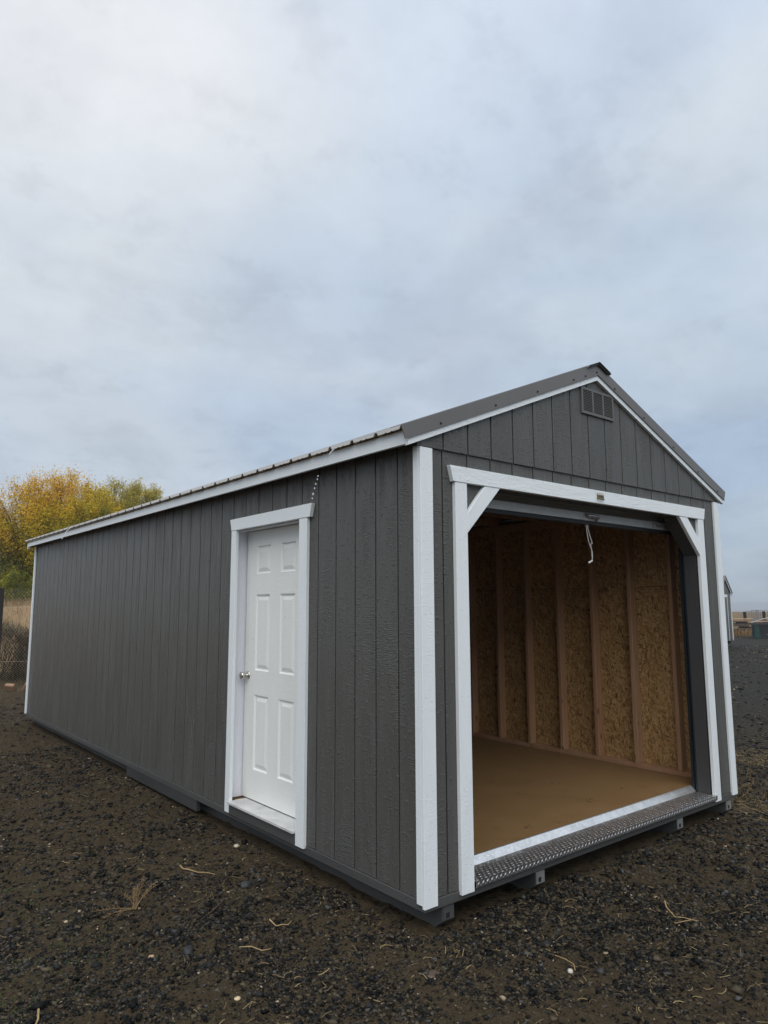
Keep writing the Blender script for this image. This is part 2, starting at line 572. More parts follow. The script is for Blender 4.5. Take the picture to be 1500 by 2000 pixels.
def np_build(name, V, F, mat, parent=None, origin=(0, 0, 0), cols=None, smooth=False):
    """V (n,3), F (m,k) numpy"""
    V = np.asarray(V, dtype=np.float32) - np.asarray(origin, dtype=np.float32)
    F = np.asarray(F, dtype=np.int32)
    m, k = F.shape
    me = bpy.data.meshes.new(name)
    me.vertices.add(len(V)); me.vertices.foreach_set('co', V.ravel())
    me.loops.add(m * k); me.loops.foreach_set('vertex_index', F.ravel())
    me.polygons.add(m); me.polygons.foreach_set('loop_start', np.arange(0, m * k, k, dtype=np.int32))
    if smooth:
        me.polygons.foreach_set('use_smooth', np.ones(m, dtype=bool))
    me.update(calc_edges=True)
    if cols is not None:
        at = me.attributes.new('Col', 'FLOAT_COLOR', 'POINT')
        c4 = np.ones((len(V), 4), dtype=np.float32); c4[:, :3] = cols
        at.data.foreach_set('color', c4.ravel())
    me.materials.append(mat)
    return finish(bpy.data.objects.new(name, me), parent, origin)


def thing(name, loc, label, cat, group=None):
    o = bpy.data.objects.new(name, None)
    o.empty_display_size = 0.2
    finish(o, None, loc)
    return tag(o, label, cat, group)


def tag(o, label=None, cat=None, group=None, kind=None):
    for k, v in (('label', label), ('category', cat), ('group', group), ('kind', kind)):
        if v:
            o[k] = v
    return o


def vnoise(x, y, seed=0):
    xi = np.floor(x).astype(np.int64); yi = np.floor(y).astype(np.int64)
    fx = x - xi; fy = y - yi
    fx = fx * fx * (3 - 2 * fx); fy = fy * fy * (3 - 2 * fy)

    def h(a, b):
        n = (a * 374761393 + b * 668265263 + seed * 982451653) & 0xFFFFFFFF
        n = ((n ^ (n >> 13)) * 1274126177) & 0xFFFFFFFF
        return ((n ^ (n >> 16)) & 0xFFFF) / 65535.0
    return (h(xi, yi) * (1 - fx) + h(xi + 1, yi) * fx) * (1 - fy) + (h(xi, yi + 1) * (1 - fx) + h(xi + 1, yi + 1) * fx) * fy


def fbm(x, y, octv=4, seed=0, gain=0.5):
    s = 0; a = 1; t = 0
    for i in range(octv):
        s = s + a * vnoise(x * 2 ** i + 13.7 * i, y * 2 ** i - 7.3 * i, seed + i); t += a; a *= gain
    return s / t


def ground_h(x, y):
    x = np.asarray(x, float); y = np.asarray(y, float)
    d = np.sqrt(x * x + y * y)
    near = np.clip((14 - d) / 6, 0, 1)
    h = (fbm(x * 0.7, y * 0.7, 3, 3) - 0.5) * 0.045 + near * ((fbm(x * 5, y * 5, 4, 9) - 0.5) * 0.048 + (fbm(x * 16, y * 16, 2, 15) - 0.5) * 0.034)
    h = h + 0.035 * np.clip((y - 4) / 4, 0, 1) * np.clip((2.5 - x) / 2, 0, 1)
    under = np.clip((x + 0.15) / 0.3, 0, 1) * np.clip((3.65 - x) / 0.3, 0, 1) * np.clip((y + 0.1) / 0.3, 0, 1) * np.clip((8.8 - y) / 0.3, 0, 1)
    h = np.where(under > 0, np.minimum(h, h * (1 - under)), h)
    far = np.clip((d - 60) / 300, 0, 1)
    drop = np.clip((d - 215) / 400, 0, 1)
    return GZ + h * (1 - far) - 14 * drop * drop * (3 - 2 * drop)


# ------------------------------------------------------------------ ground
def axis_coords(lo, hi, step, far):
    mid = np.arange(lo, hi, step)
    out = step * 1.5 * (1.17 ** np.arange(1, 74))
    c = np.cumsum(out); c = c[c < far]
    return np.concatenate([(lo - c)[::-1], mid, mid[-1] + c, [mid[-1] + far]])


gx = axis_coords(-4.0, 6.6, 0.019, 6000); gy = axis_coords(-2.4, 9.2, 0.019, 6000)
XX, YY = np.meshgrid(gx, gy)
ZZ = ground_h(XX, YY)
nx, ny = len(gx), len(gy)
idx = np.arange(nx * ny).reshape(ny, nx)
Fq = np.stack([idx[:-1, :-1], idx[:-1, 1:], idx[1:, 1:], idx[1:, :-1]], -1).reshape(-1, 4)
g = np_build('ground', np.stack([XX, YY, ZZ], -1).reshape(-1, 3), Fq, m_ground, smooth=True)
tag(g, kind='structure')

# far low hills that fade into the air
hm = mat_simple('distant hill', (0.10, 0.09, 0.06), 0.9, 0, 0.2, 0.01)
an = np.linspace(-0.9, 1.9, 240)
hx, hy = np.sin(an), np.cos(an)
V = []
for rr, hh in ((3600, 0.0), (4300, 1.0), (5200, 0.75), (5600, 0.0)):
    top = GZ + hh * (10 + 18 * fbm(an * 6, an * 0 + rr * 0.01, 4, 40)) - 16.0 * (hh == 0)
    V.append(np.stack([hx * rr, hy * rr, top], -1))
V = np.concatenate(V); n = len(an)
Fh = np.concatenate([np.stack([np.arange(n - 1) + k * n, np.arange(1, n) + k * n, np.arange(1, n) + (k + 1) * n, np.arange(n - 1) + (k + 1) * n], -1) for k in range(3)])
tag(np_build('hills', V, Fh, hm, smooth=True), kind='structure')

# ------------------------------------------------------------------ main shed
W, L, H = 3.465, 8.655, 2.405
XC, RZ, SL = 1.712, 3.134, 0.407             # rake line: z = RZ - SL*|x-XC|
GR = 0.2032
SY0, FX0 = 0.019, 0.186
OX0, OX1 = 0.358, 3.076                       # garage opening
DY0, DY1 = 1.233, 2.145                       # door opening between casings


def rake(x):
    return RZ - SL * abs(x - XC)


def eave_rise(y):
    return 0.024 * y / L


shed = thing('storage_shed', (W / 2, L / 2, GZ), 'large charcoal grey wooden storage shed with white trim and open roll-up door', 'shed')


def bxx(name, x0, x1, y0, y1, z0, z1, mat, parent=shed, bevel=0.0):
    return build(MB().box(x0, x1, y0, y1, z0, z1), name, mat, parent, bevel=bevel)


# --- side wall with the door
mb = MB()
mb.box(0.031, 0.044, 0.045, 1.20, 0.0, 2.44).box(0.031, 0.044, 2.27, L - 0.045, 0.0, 2.44).box(0.031, 0.044, 1.20, 2.27, 2.155, 2.44)
wall = build(mb, 'wall', m_siding, shed)
gap = 0.0055
ks = [SY0 + GR * k for k in range(0, 44)]
ks = [k for k in ks if k < L - 0.03] + [L - 0.03]
edges = [0.045] + ks[1:]
for a, b in zip(edges[:-1], edges[1:]):
    a2, b2 = a + gap, b - gap
    if b2 - a2 < 0.02:
        continue
    m = MB()
    if b2 <= 1.19 or a2 >= 2.24:
        m.box(0.02, 0.031, a2, b2, 0.018, 2.425 + 0.02)
    else:
        m.box(0.02, 0.031, a2, b2, 2.155, 2.425 + 0.02)
        if a2 < 1.19 - 0.01:
            m.box(0.02, 0.031, a2, 1.19, 0.018, 2.155)
        if b2 > 2.24 + 0.01:
            m.box(0.02, 0.031, 2.24, b2, 0.018, 2.155)
    build(m, 'siding_board', m_siding, wall, bevel=0.0022)
# --- inner sheathing of that wall
mb = MB()
mb.box(0.0445, 0.056, 0.05, 1.20, 0.085, 2.44).box(0.0445, 0.056, 2.27, L - 0.05, 0.085, 2.44).box(0.0445, 0.056, 1.20, 2.27, 2.155, 2.44)
build(mb, 'sheathing', m_osb, wall)

# --- front wall
mb = MB()
mb.box(0.045, OX0 - 0.02, 0.032, 0.043, 0.0, 2.43).box(OX1 + 0.02, W - 0.045, 0.032, 0.043, 0.0, 2.43).box(OX0 - 0.02, OX1 + 0.02, 0.032, 0.043, 2.235, 2.43)
fwall = build(mb, 'wall', m_siding, shed)
fk = [0.03] + [FX0 + GR * k for k in range(0, 16)] + [W - 0.03]
for a, b in zip(fk[:-1], fk[1:]):
    a2, b2 = a + gap, b - gap
    m = MB()
    if b2 <= OX0 - 0.012 or a2 >= OX1 + 0.012:
        m.box(a2, b2, 0.02, 0.031, 0.018, 2.43)
    else:
        m.box(a2, b2, 0.02, 0.031, 2.25, 2.43)
        if a2 < OX0 - 0.03:
            m.box(a2, OX0 - 0.012, 0.02, 0.031, 0.018, 2.25)
        if b2 > OX1 + 0.03:
            m.box(OX1 + 0.012, b2, 0.02, 0.031, 0.018, 2.25)
    build(m, 'siding_board', m_siding, fwall, bevel=0.0022)
# clipped upper corners of the opening
for poly, gx_ in (([(OX0 - 0.012, 2.25), (OX0 - 0.012, 2.0), (0.585, 2.25)], None), ([(OX1 + 0.012, 2.25), (2.82, 2.25), (OX1 + 0.012, 1.99)], None)):
    build(MB().prism(poly, 1, 0.021, 0.030), 'corner_panel', m_siding, fwall)
# --- gable
gpoly = [(0.02, 2.42), (W - 0.02, 2.42)] + [(XC + (W - 0.02 - XC), rake(W - 0.02) + 0.05), (XC, RZ + 0.05), (0.02, rake(0.02) + 0.05)]
gable = build(MB().prism(gpoly, 1, 0.0192, 0.030), 'gable', m_siding, shed)
gk = [-0.02] + [FX0 + GR * k for k in range(0, 16)] + [W + 0.02]
for a, b in zip(gk[:-1], gk[1:]):
    a2, b2 = a + gap, b - gap
    poly = [(a2, 2.41), (b2, 2.41), (b2, rake(b2) + 0.035)]
    if a2 < XC < b2:
        poly.append((XC, RZ + 0.035))
    poly.append((a2, rake(a2) + 0.035))
    build(MB().prism(poly, 1, 0.007, 0.0188), 'siding_board', m_siding, gable, bevel=0.002)
# gable vent
VX0, VX1, VZ0, VZ1 = 1.528, 1.918, 2.866, 3.056
mb = MB()
fw = 0.016
mb.box(VX0, VX1, -0.007, 0.006, VZ1 - fw, VZ1).box(VX0, VX1, -0.007, 0.006, VZ0, VZ0 + fw)
cw = (VX1 - VX0 - 4 * fw) / 3
for i in range(4):
    x0 = VX0 + i * (cw + fw)
    mb.box(x0, x0 + fw, -0.0068, 0.006, VZ0 + fw, VZ1 - fw)
vent = build(mb, 'gable_vent', m_vent, shed)
build(MB().box(VX0 + 0.01, VX1 - 0.01, 0.0035, 0.0062, VZ0 + 0.01, VZ1 - 0.01), 'screen', m_dark, vent)
ns = 13
ph = (VZ1 - VZ0 - 2 * fw) / ns
proto = None
for c in range(3):
    xc_ = VX0 + fw + cw / 2 + c * (cw + fw)
    for k in range(ns):
        zc = VZ0 + fw + ph * (k + 0.5)
        if proto is None:
            m = MB().prism([(-0.0055, -ph * 0.42), (-0.004, -ph * 0.42), (0.003, ph * 0.36), (0.0015, ph * 0.36)], 0, -cw / 2, cw / 2)
            proto = build(m, 'slat', m_vent, vent, origin=(0, 0, 0))
            o = proto
        else:
            o = proto.copy(); COL.objects.link(o); o.parent = vent
        o.location = Vector((xc_, -0.001, zc)) - WP[vent.name]

# --- right wall, seen from inside
rwall = build(MB().box(3.42, 3.431, 0.05, L - 0.05, 0.085, 2.44), 'wall', m_osb, shed, origin=(3.42, 4.3, 1.2))
mb = MB()
for a, b in zip(edges[:-1], edges[1:]):
    mb.box(3.4315, 3.4445, a + gap, b - gap, 0.018, 2.44)
build(mb, 'siding', m_siding, rwall)
studp = None
for k in range(21):
    y0 = 0.397 + 0.4064 * k
    if studp is None:
        studp = build(MB().box(3.331, 3.4195, y0, y0 + 0.038, 0.121, 2.335), 'stud', m_stud, rwall, bevel=0.003)
        sp0 = studp.location.copy()
    else:
        o = studp.copy(); COL.objects.link(o); o.parent = rwall
        o.location = sp0 + Vector((random.uniform(-0.002, 0.002), 0.4064 * k, 0))
        o.rotation_euler.z = math.pi * (k % 2)
build(MB().box(3.331, 3.4195, 0.05, L - 0.06, 0.083, 0.121), 'bottom_plate', m_stud, rwall, bevel=0.002)
build(MB().box(3.331, 3.4195, 0.05, L - 0.06, 2.336, 2.41), 'top_plate', m_stud, rwall, bevel=0.002)
# grade stamp printed along the strand board
mark = mat_simple('black print', (0.03, 0.02, 0.012), 0.7)


def text_obj(name, body, size, mat, loc, rot, parent, align='LEFT'):
    cu = bpy.data.curves.new(name, 'FONT')
    cu.body = body; cu.size = size; cu.align_x = align
    tmp = bpy.data.objects.new('tmp_text', cu); COL.objects.link(tmp)
    dg = bpy.context.evaluated_depsgraph_get()
    me = bpy.data.meshes.new_from_object(tmp.evaluated_get(dg))
    bpy.data.objects.remove(tmp); bpy.data.curves.remove(cu)
    me.materials.clear(); me.materials.append(mat)
    o = bpy.data.objects.new(name, me)
    finish(o, parent, loc)
    o.rotation_euler = rot
    return o


RT = Matrix(((0, 0, -1), (-1, 0, 0), (0, 1, 0))).to_euler()      # text facing -X, reading towards -Y
for y, body in ((1.20, 'APA'), (0.385, '2021')):
    text_obj('printed_stamp', body, 0.062, mark, (3.4188, y, 1.66), RT, rwall)
for k in range(0, 6):
    y0 = 0.45 + 0.4064 * k
    mb = MB()
    for q in range(5):
        ya = y0 + 0.03 + q * 0.055
        if k == 1 and 0 < q < 4:
            continue
        mb.box(3.4186, 3.4194, ya, ya + 0.048, 1.693 + 0.004 * (q % 2), 1.699 + 0.004 * (q % 2))
        mb.box(3.4186, 3.4194, ya, ya + 0.030, 1.672, 1.677)
        if q % 2:
            mb.box(3.4186, 3.4194, ya + 0.01, ya + 0.03, 1.648, 1.653)
    build(mb, 'printed_line', mark, rwall)['kind'] = 'stuff'

# left inner studs, back wall, floor, trusses
o0 = None
for k in range(21):
    y0 = 0.397 + 0.4064 * k
    if DY0 - 0.08 < y0 < DY1 + 0.05:
        continue
    if o0 is None:
        o0 = build(MB().box(0.057, 0.145, y0, y0 + 0.038, 0.121, 2.335), 'stud', m_stud, wall, bevel=0.003)
        l0 = o0.location.copy(); kk0 = k
    else:
        o = o0.copy(); COL.objects.link(o); o.parent = wall
        o.location = l0 + Vector((0, 0.4064 * (k - kk0), 0))
bwall = build(MB().box(0.06, 3.41, L - 0.055, L - 0.042, 0.085, 2.44), 'wall', m_osb, shed)
build(MB().box(0.045, W - 0.045, L - 0.0415, L - 0.02, 0.018, 2.44), 'siding', m_siding, bwall)
bg_ = [(0.02, 2.4405), (W - 0.02, 2.4405), (W - 0.02, rake(W) + 0.05), (XC, RZ + 0.05), (0.02, rake(0) + 0.05)]
build(MB().prism(bg_, 1, L - 0.05, L - 0.02), 'gable', m_siding, shed)
build(MB().box(0.06, 3.331, 0.205, L - 0.06, 0.03, 0.083), 'floor', m_floor, shed, origin=(1.7, 2.0, 0.05))
for k in range(14):
    y = 0.62 + 0.6096 * k
    mb = MB()
    mb.box(0.06, 3.41, y, y + 0.038, 2.411, 2.49)
    for sgn in (-1, 1):
        x1 = XC + sgn * 1.76
        p = [(x1, rake(x1) - 0.0 + 0.0), (XC, RZ), (XC, RZ + 0.085), (x1, rake(x1) + 0.085)]
        mb.prism(p, 1, y + 0.0385, y + 0.0765)
    build(mb, 'roof_truss', m_stud, shed)

# --- roof
roofmb = MB()
for sgn in (-1, 1):
    x1 = XC + sgn * 1.815
    roofmb.prism([(x1, rake(x1) + 0.088), (XC + sgn * 0.001, RZ + 0.088), (XC + sgn * 0.001, RZ + 0.098), (x1, rake(x1) + 0.098)], 1, 0.01, L - 0.01)
roof = build(roofmb, 'roof', m_osb, shed)
RY0, RY1 = -0.02, L + 0.05
pw = 0.2286
for sgn in (-1, 1):
    xe = XC + sgn * 1.845
    y = RY0
    while y < RY1 - 0.05:
        ye = min(y + 4 * pw, RY1)
        prof = []
        yy = y
        while yy < ye - 1e-4:
            seg = [(0.0, 0.0), (0.012, 0.019), (0.030, 0.019), (0.042, 0.0), (0.10, 0.0), (0.105, 0.004), (0.115, 0.004), (0.12, 0.0), (0.15, 0.0), (0.155, 0.004), (0.165, 0.004), (0.17, 0.0)]
            for dy, dz in seg:
                if yy + dy < ye:
                    prof.append((yy + dy, dz))
            yy += pw
        prof.append((ye, 0.0))
        V, F = [], []
        nst = 3
        for i in range(nst):
            t = i / (nst - 1)
            x = xe + (XC - xe) * t
            for (py, pz) in prof:
                V.append((x, py, rake(x) + 0.100 + pz + eave_rise(py)))
        n = len(prof)
        off = len(V)
        V2 = [(a_, b_, c_ + 0.0018) for a_, b_, c_ in V]
        for i in range(nst - 1):
            for k in range(n - 1):
                F.append((i * n + k, i * n + k + 1, (i + 1) * n + k + 1, (i + 1) * n + k))
                F.append((off + i * n + k, off + (i + 1) * n + k, off + (i + 1) * n + k + 1, off + i * n + k + 1))
        for k in range(n - 1):
            F.append((k, off + k, off + k + 1, k + 1))
        build(MB().add(V + V2, F), 'roof_panel', m_roofmetal, roof)
        y = ye
# ridge cap
mb = MB()
cz = RZ + 0.131
pl = [(XC - 0.135, cz - 0.135 * SL - 0.012), (XC - 0.13, cz - 0.13 * SL), (XC, cz), (XC + 0.13, cz - 0.13 * SL), (XC + 0.135, cz - 0.135 * SL - 0.012)]
mb.prism(pl + [(x, z - 0.003) for x, z in pl[::-1]], 1, -0.045, RY1 + 0.02)
build(mb, 'ridge_cap', m_trimmetal, roof)
build(MB().prism([(XC - 0.11, cz - 0.11 * SL - 0.004), (XC, cz - 0.004), (XC + 0.11, cz - 0.11 * SL - 0.004), (XC + 0.11, cz - 0.11 * SL - 0.02), (XC, cz - 0.02), (XC - 0.11, cz - 0.11 * SL - 0.02)], 1, -0.036, -0.026), 'foam_closure', m_dark, roof)
# rake boards and metal rake trim, front and back
for sgn, xe in ((-1, -0.103), (1, 3.522)):
    p = [(xe, rake(xe)), (XC, RZ), (XC, RZ + 0.085), (xe, rake(xe) + 0.085)]
    build(MB().prism(p, 1, -0.016, 0.0065), 'rake_board', m_white_x, shed)
    build(MB().prism(p, 1, L - 0.0195, L + 0.003), 'rake_board', m_white_x, shed)
    xt = -0.155 if sgn < 0 else 3.565
    xb = xt - sgn * 0.028
    p = [(xb, rake(xb) + 0.042), (XC, RZ + 0.042), (XC, RZ + 0.1225), (xt, rake(xt) + 0.1225)]
    tr = MB().prism(p, 1, -0.0215, -0.0165)
    q_ = [(xt, rake(xt) + 0.123), (XC, RZ + 0.123), (XC, RZ + 0.126), (xt, rake(xt) + 0.126)]
    tr.prism(q_, 1, -0.0215, 0.07)
    q_ = [(xb, rake(xb) + 0.037), (XC, RZ + 0.037), (XC, RZ + 0.0418), (xb, rake(xb) + 0.0418)]
    tr.prism(q_, 1, -0.026, -0.0165)
    rt = build(tr, 'rake_trim', m_trimmetal, shed)
    for x in ([0.14, 0.61, 1.02, 1.42, 1.56, 1.70] if sgn < 0 else [1.92, 2.3, 2.72, 3.1, 3.42]):
        z = rake(x) + 0.06
        build(MB().lathe([(0, 0.0075), (0.0025, 0.0075), (0.003, 0.0045), (0.007, 0.0045)], (x, -0.0215, z), (0, -1, 0), 6), 'screw', m_dark, rt)
# eaves
for sgn, xa, xb in ((-1, -0.100, -0.080), (1, W + 0.032, W + 0.052)):
    p = [(-0.0162, 2.405), (L + 0.0, 2.405 + 0.024), (L + 0.0, 2.497 + 0.024), (-0.0162, 2.497)]
    build(MB().prism(p, 0, xa, xb), 'fascia_board', m_white_y, shed, bevel=0.0015)
    s0, s1 = (-0.0795, 0.0195) if sgn < 0 else (W - 0.0195, W + 0.0315)
    build(MB().box(s0, s1, 0.008, L - 0.021, 2.446, 2.456), 'soffit', m_greyboard, shed)
# --- corner boards
bxx('corner_board', 0.0, 0.094, 0.0, 0.0195, -0.012, 2.405, m_white_v, bevel=0.002)
bxx('corner_board', 0.0, 0.0195, 0.0198, 0.064, 0.002, 2.415, m_white_v, bevel=0.002)
bxx('corner_board', 3.382, W, 0.0, 0.0195, -0.004, 2.405, m_white_v, bevel=0.002)
bxx('corner_board', 3.4455, W, 0.0198, 0.088, 0.002, 2.43, m_white_v, bevel=0.002)
bxx('corner_board', 0.0, 0.0195, L - 0.064, L - 0.0198, 0.002, 2.435, m_white_v, bevel=0.002)
bxx('corner_board', 0.0, 0.094, L - 0.0195, L, 0.0, 2.44, m_white_v, bevel=0.002)
bxx('corner_board', 3.372, W, L - 0.0195, L, 0.0, 2.44, m_white_v, bevel=0.002)
# --- rim joists, skids, spacer board
bxx('rim_joist', 0.012, 0.050, 0.0505, L - 0.0505, -0.032, 0.0165, m_greyboard, bevel=0.002)
bxx('rim_joist', 0.012, W - 0.012, 0.012, 0.050, -0.032, 0.0165, m_greyboard_x, bevel=0.002)
bxx('rim_joist', W - 0.05, W - 0.012, 0.0505, L - 0.0505, -0.032, 0.0165, m_greyboard, bevel=0.002)
bxx('rim_joist', 0.012, W - 0.012, L - 0.05, L - 0.012, -0.032, 0.0165, m_greyboard_x, bevel=0.002)
mb = MB()
for k in range(21):
    y = 0.3 + 0.4064 * k
    mb.box(0.0505, W - 0.0505, y, y + 0.038, -0.03, 0.0295)
build(mb, 'floor_joist', m_weathered, shed)
for x0, hit in ((0.145, 0), (0.905, 1), (2.53, 2), (3.297, 3)):
    p = [(0.025, -0.0335), (L - 0.03, -0.0335), (L - 0.03, -0.11), (L - 0.12, -0.165), (0.095, -0.165), (0.025, -0.112)]
    sk = build(MB().prism(p, 0, x0, x0 + 0.088), 'skid', m_skid, shed, bevel=0.002)
    # steel tow plate with a dark notch on the end grain
    pb = MB().box(x0 + 0.006, x0 + 0.082, 0.0215, 0.0248, -0.106, -0.040)
    build(pb, 'tow_plate', m_greyboard_x if hit in (0,) else m_galv, sk)
    build(MB().box(x0 + 0.024, x0 + 0.048, 0.0198, 0.0214, -0.098, -0.072), 'notch', m_dark, sk)
bxx('spacer_board', 0.014, 0.050, 2.765, 4.398, -0.120, -0.0325, m_spacer, bevel=0.002)

# --- garage opening trim
hd = MB().prism([(0.219, 2.326), (0.245, 2.234), (3.172, 2.234), (3.196, 2.326)], 1, -0.012, 0.0195)
header = build(hd, 'header_board', m_white_x, shed, bevel=0.002)
for x0, x1 in ((0.262, OX0), (OX1, 3.168)):
    bxx('door_casing', x0, x1, -0.008, 0.0195, -0.003, 2.2335, m_white_v, bevel=0.002)
for p in ([(OX0 + 0.0005, 2.060), (OX0 + 0.0005, 1.944), (0.647, 2.2335), (0.512, 2.2335)], [(OX1 - 0.0005, 2.062), (OX1 - 0.0005, 1.930), (2.772, 2.2335), (2.902, 2.2335)]):
    build(MB().prism(p, 1, -0.008, 0.0205), 'brace', m_white_v, shed, bevel=0.002)
# deep grey jambs and sloping soffits behind the braces
bxx('jamb', OX1 + 0.001, OX1 + 0.02, 0.0315, 0.135, 0.052, 2.235, m_greyjamb)
bxx('jamb', OX0 - 0.02, OX0 - 0.001, 0.0315, 0.135, 0.052, 2.235, m_greyjamb)
bxx('jamb_head', OX0, OX1, 0.0435, 0.135, 2.236, 2.255, m_greyjamb)
for p in ([(OX0, 1.948), (0.643, 2.2335), (0.618, 2.2335), (OX0, 1.972)], [(OX1, 1.934), (2.776, 2.2335), (2.801, 2.2335), (OX1, 1.96)]):
    build(MB().prism(p, 1, 0.0212, 0.135), 'brace_soffit', m_greyjamb, shed)
for x0 in (OX1 - 0.004, OX0 - 0.022):
    g_ = MB().box(x0, x0 + 0.026, 0.1355, 0.142, 0.06, 2.25).box(x0, x0 + 0.026, 0.16, 0.165, 0.06, 2.25).box(x0 + 0.02, x0 + 0.026, 0.142, 0.16, 0.06, 2.25)
    build(g_, 'guide_rail', m_darkmetal, shed)
    build(MB().box(x0 + 0.004, x0 + 0.05, 0.1655, 0.18, 0.085, 2.30), 'rail_bracket', m_dark, shed)
# inner framing behind the front wall
for x0 in (OX1 + 0.05, OX0 - 0.09):
    bxx('stud', x0, x0 + 0.038, 0.045, 0.133, 0.084, 2.40, m_stud)
bxx('lintel', OX0 - 0.09, OX1 + 0.09, 0.0455, 0.133, 2.256, 2.40, m_stud)
# --- threshold tread plate
mb = MB()
sec = [(-0.022, 0.018), (-0.022, 0.0505), (0.150, 0.052), (0.150, 0.049), (-0.0195, 0.048), (-0.0195, 0.018)]
mb.prism(sec, 0, OX0 + 0.001, OX1 - 0.001)
tread = build(mb, 'tread_plate', m_alu, shed)
build(MB().prism([(0.1503, 0.052), (0.186, 0.0885), (0.200, 0.0885), (0.200, 0.0865), (0.188, 0.0865), (0.1503, 0.049)], 0, OX0 + 0.001, OX1 - 0.001), 'bent_edge', mat_simple('sky sheen aluminium edge', (0.86, 0.87, 0.87), 0.36, 0.85, 0.22, 18), tread)  # paler than the plate: the sky's reflection is put into the edge colour
lv, lf = [], []


def lug(c, d, n, ln, wd, ht):
    """raised lens: c centre, d long direction, n normal"""
    d = np.array(d); n = np.array(n); s = np.cross(n, d); c = np.array(c)
    o = len(lv)
    lv.extend([c - d * ln, c + s * wd, c + d * ln, c - s * wd, c - d * ln * 0.35 + n * ht, c + d * ln * 0.35 + n * ht])
    lf.extend([(o, o + 3, o + 4), (o + 3, o + 5, o + 4), (o + 3, o + 2, o + 5), (o + 2, o + 1, o + 5), (o + 1, o + 4, o + 5), (o + 1, o, o + 4)])


for j in range(7):
    yv = -0.008 + 0.0245 * j
    i = 0
    x = OX0 + 0.02 + (0.017 if j % 2 else 0)
    while x < OX1 - 0.022:
        s = 1 if (i + j) % 2 else -1
        d = np.array((0.95, 0.31 * s, 0))
        lug((x, yv, 0.0508), d / np.linalg.norm(d), (0, 0, 1), 0.0145, 0.0052, 0.0042)
        x += 0.034; i += 1
nn = np.array((0, -0.7, 0.71)); nn /= np.linalg.norm(nn)
x = OX0 + 0.015; i = 0
while x < OX1 - 0.02:
    d = np.array((0.7, 0.5 * (1 if i % 2 else -1), 0.5 * (1 if i % 2 else -1))); d /= np.linalg.norm(d)
    lug((x, 0.169, 0.0712), d, nn, 0.013, 0.004, 0.0022)
    d2 = np.array((0.62, 0, 0.78))
    lug((x, -0.0222, 0.036), d2 / np.linalg.norm(d2), (0, -1, 0), 0.0165, 0.0042, 0.0034)
    d2 = np.array((0.62, 0, -0.78))
    lug((x + 0.018, -0.0222, 0.026), d2 / np.linalg.norm(d2), (0, -1, 0), 0.0085, 0.0030, 0.0026)
    x += 0.036; i += 1
lo = np_build('tread_lugs', np.array(lv), np.array(lf), m_lug, tread, origin=tuple(WP[tread.name]))
lo['kind'] = 'stuff'
bxx('threshold_edge', OX0 + 0.002, OX1 - 0.002, 0.200, 0.2045, 0.06, 0.0845, m_dark)

# --- roll-up door
cur = MB()
prof = []
for k in range(0, 17):
    z = 2.208 + k * 0.019
    prof.append((0.206 + (0.011 if k % 4 in (1, 2) else 0.0), z))
V = [(x, y, z) for x in (0.50, 3.035) for (y, z) in prof]
V += [(x, y + 0.002, z) for x in (0.50, 3.035) for (y, z) in prof]
n = len(prof)
F = [(i, n + i, n + i + 1, i + 1) for i in range(n - 1)] + [(2 * n + i, 2 * n + i + 1, 3 * n + i + 1, 3 * n + i) for i in range(n - 1)]
cur.add(V, F)
dr = []
for k in range(48):
    a_ = 2 * math.pi * k / 48
    rr_ = 0.165 + (0.010 if k % 4 in (1, 2) else 0)
    dr.append((0.39 + rr_ * math.cos(a_), 2.52 + rr_ * math.sin(a_)))
cur.prism(dr, 0, 0.46, 3.02)
rolldoor = build(cur, 'roll_up_door', m_curtain, shed)
build(MB().box(0.505, 3.03, 0.195, 0.225, 2.146, 2.206), 'bottom_bar', m_bar, rolldoor, bevel=0.003)
build(MB().box(0.505, 3.03, 0.198, 0.228, 2.115, 2.1455), 'rubber_seal', m_dark, rolldoor, bevel=0.004)
h_ = MB().lathe([(0, 0.026), (0.003, 0.026), (0.005, 0.012), (0.022, 0.012)], (1.805, 0.195, 2.178), (0, -1, 0), 18)
hand = build(h_, 'lift_handle', m_zinc, rolldoor, bevel=0)
build(MB().tube([(1.80, 0.172, 2.180), (1.83, 0.166, 2.178), (1.89, 0.160, 2.176), (1.925, 0.166, 2.172), (1.930, 0.180, 2.160), (1.930, 0.194, 2.152)], [0.009, 0.013, 0.013, 0.011, 0.008, 0.007], 10), 'grip', m_zinc, hand, smooth=True)
lab_w = mat_simple('label paper', (0.62, 0.62, 0.62), 0.5, 0, 0.03)
lab = build(MB().box(2.705, 2.935, 0.1938, 0.1948, 2.152, 2.199), 'warning_label', lab_w, rolldoor)
mb = MB()
for (a_, b_, z) in ((2.71, 2.80, 2.192), (2.71, 2.742, 2.184), (2.755, 2.84, 2.185), (2.76, 2.87, 2.178), (2.765, 2.86, 2.171), (2.76, 2.85, 2.164), (2.715, 2.738, 2.170), (2.89, 2.925, 2.177), (2.715, 2.75, 2.160)):
    mb.box(a_, b_, 0.1930, 0.1937, z - 0.0018, z + 0.0018)
build(mb, 'print', mark, lab)
build(MB().lathe([(0, 0.02), (0.10, 0.02)], (2.97, 0.39, 2.40), (1, 0, 0), 12), 'axle', m_galv, rolldoor)
build(MB().box(3.031, 3.045, 0.192, 0.222, 2.148, 2.200), 'end_stop', m_red, rolldoor)

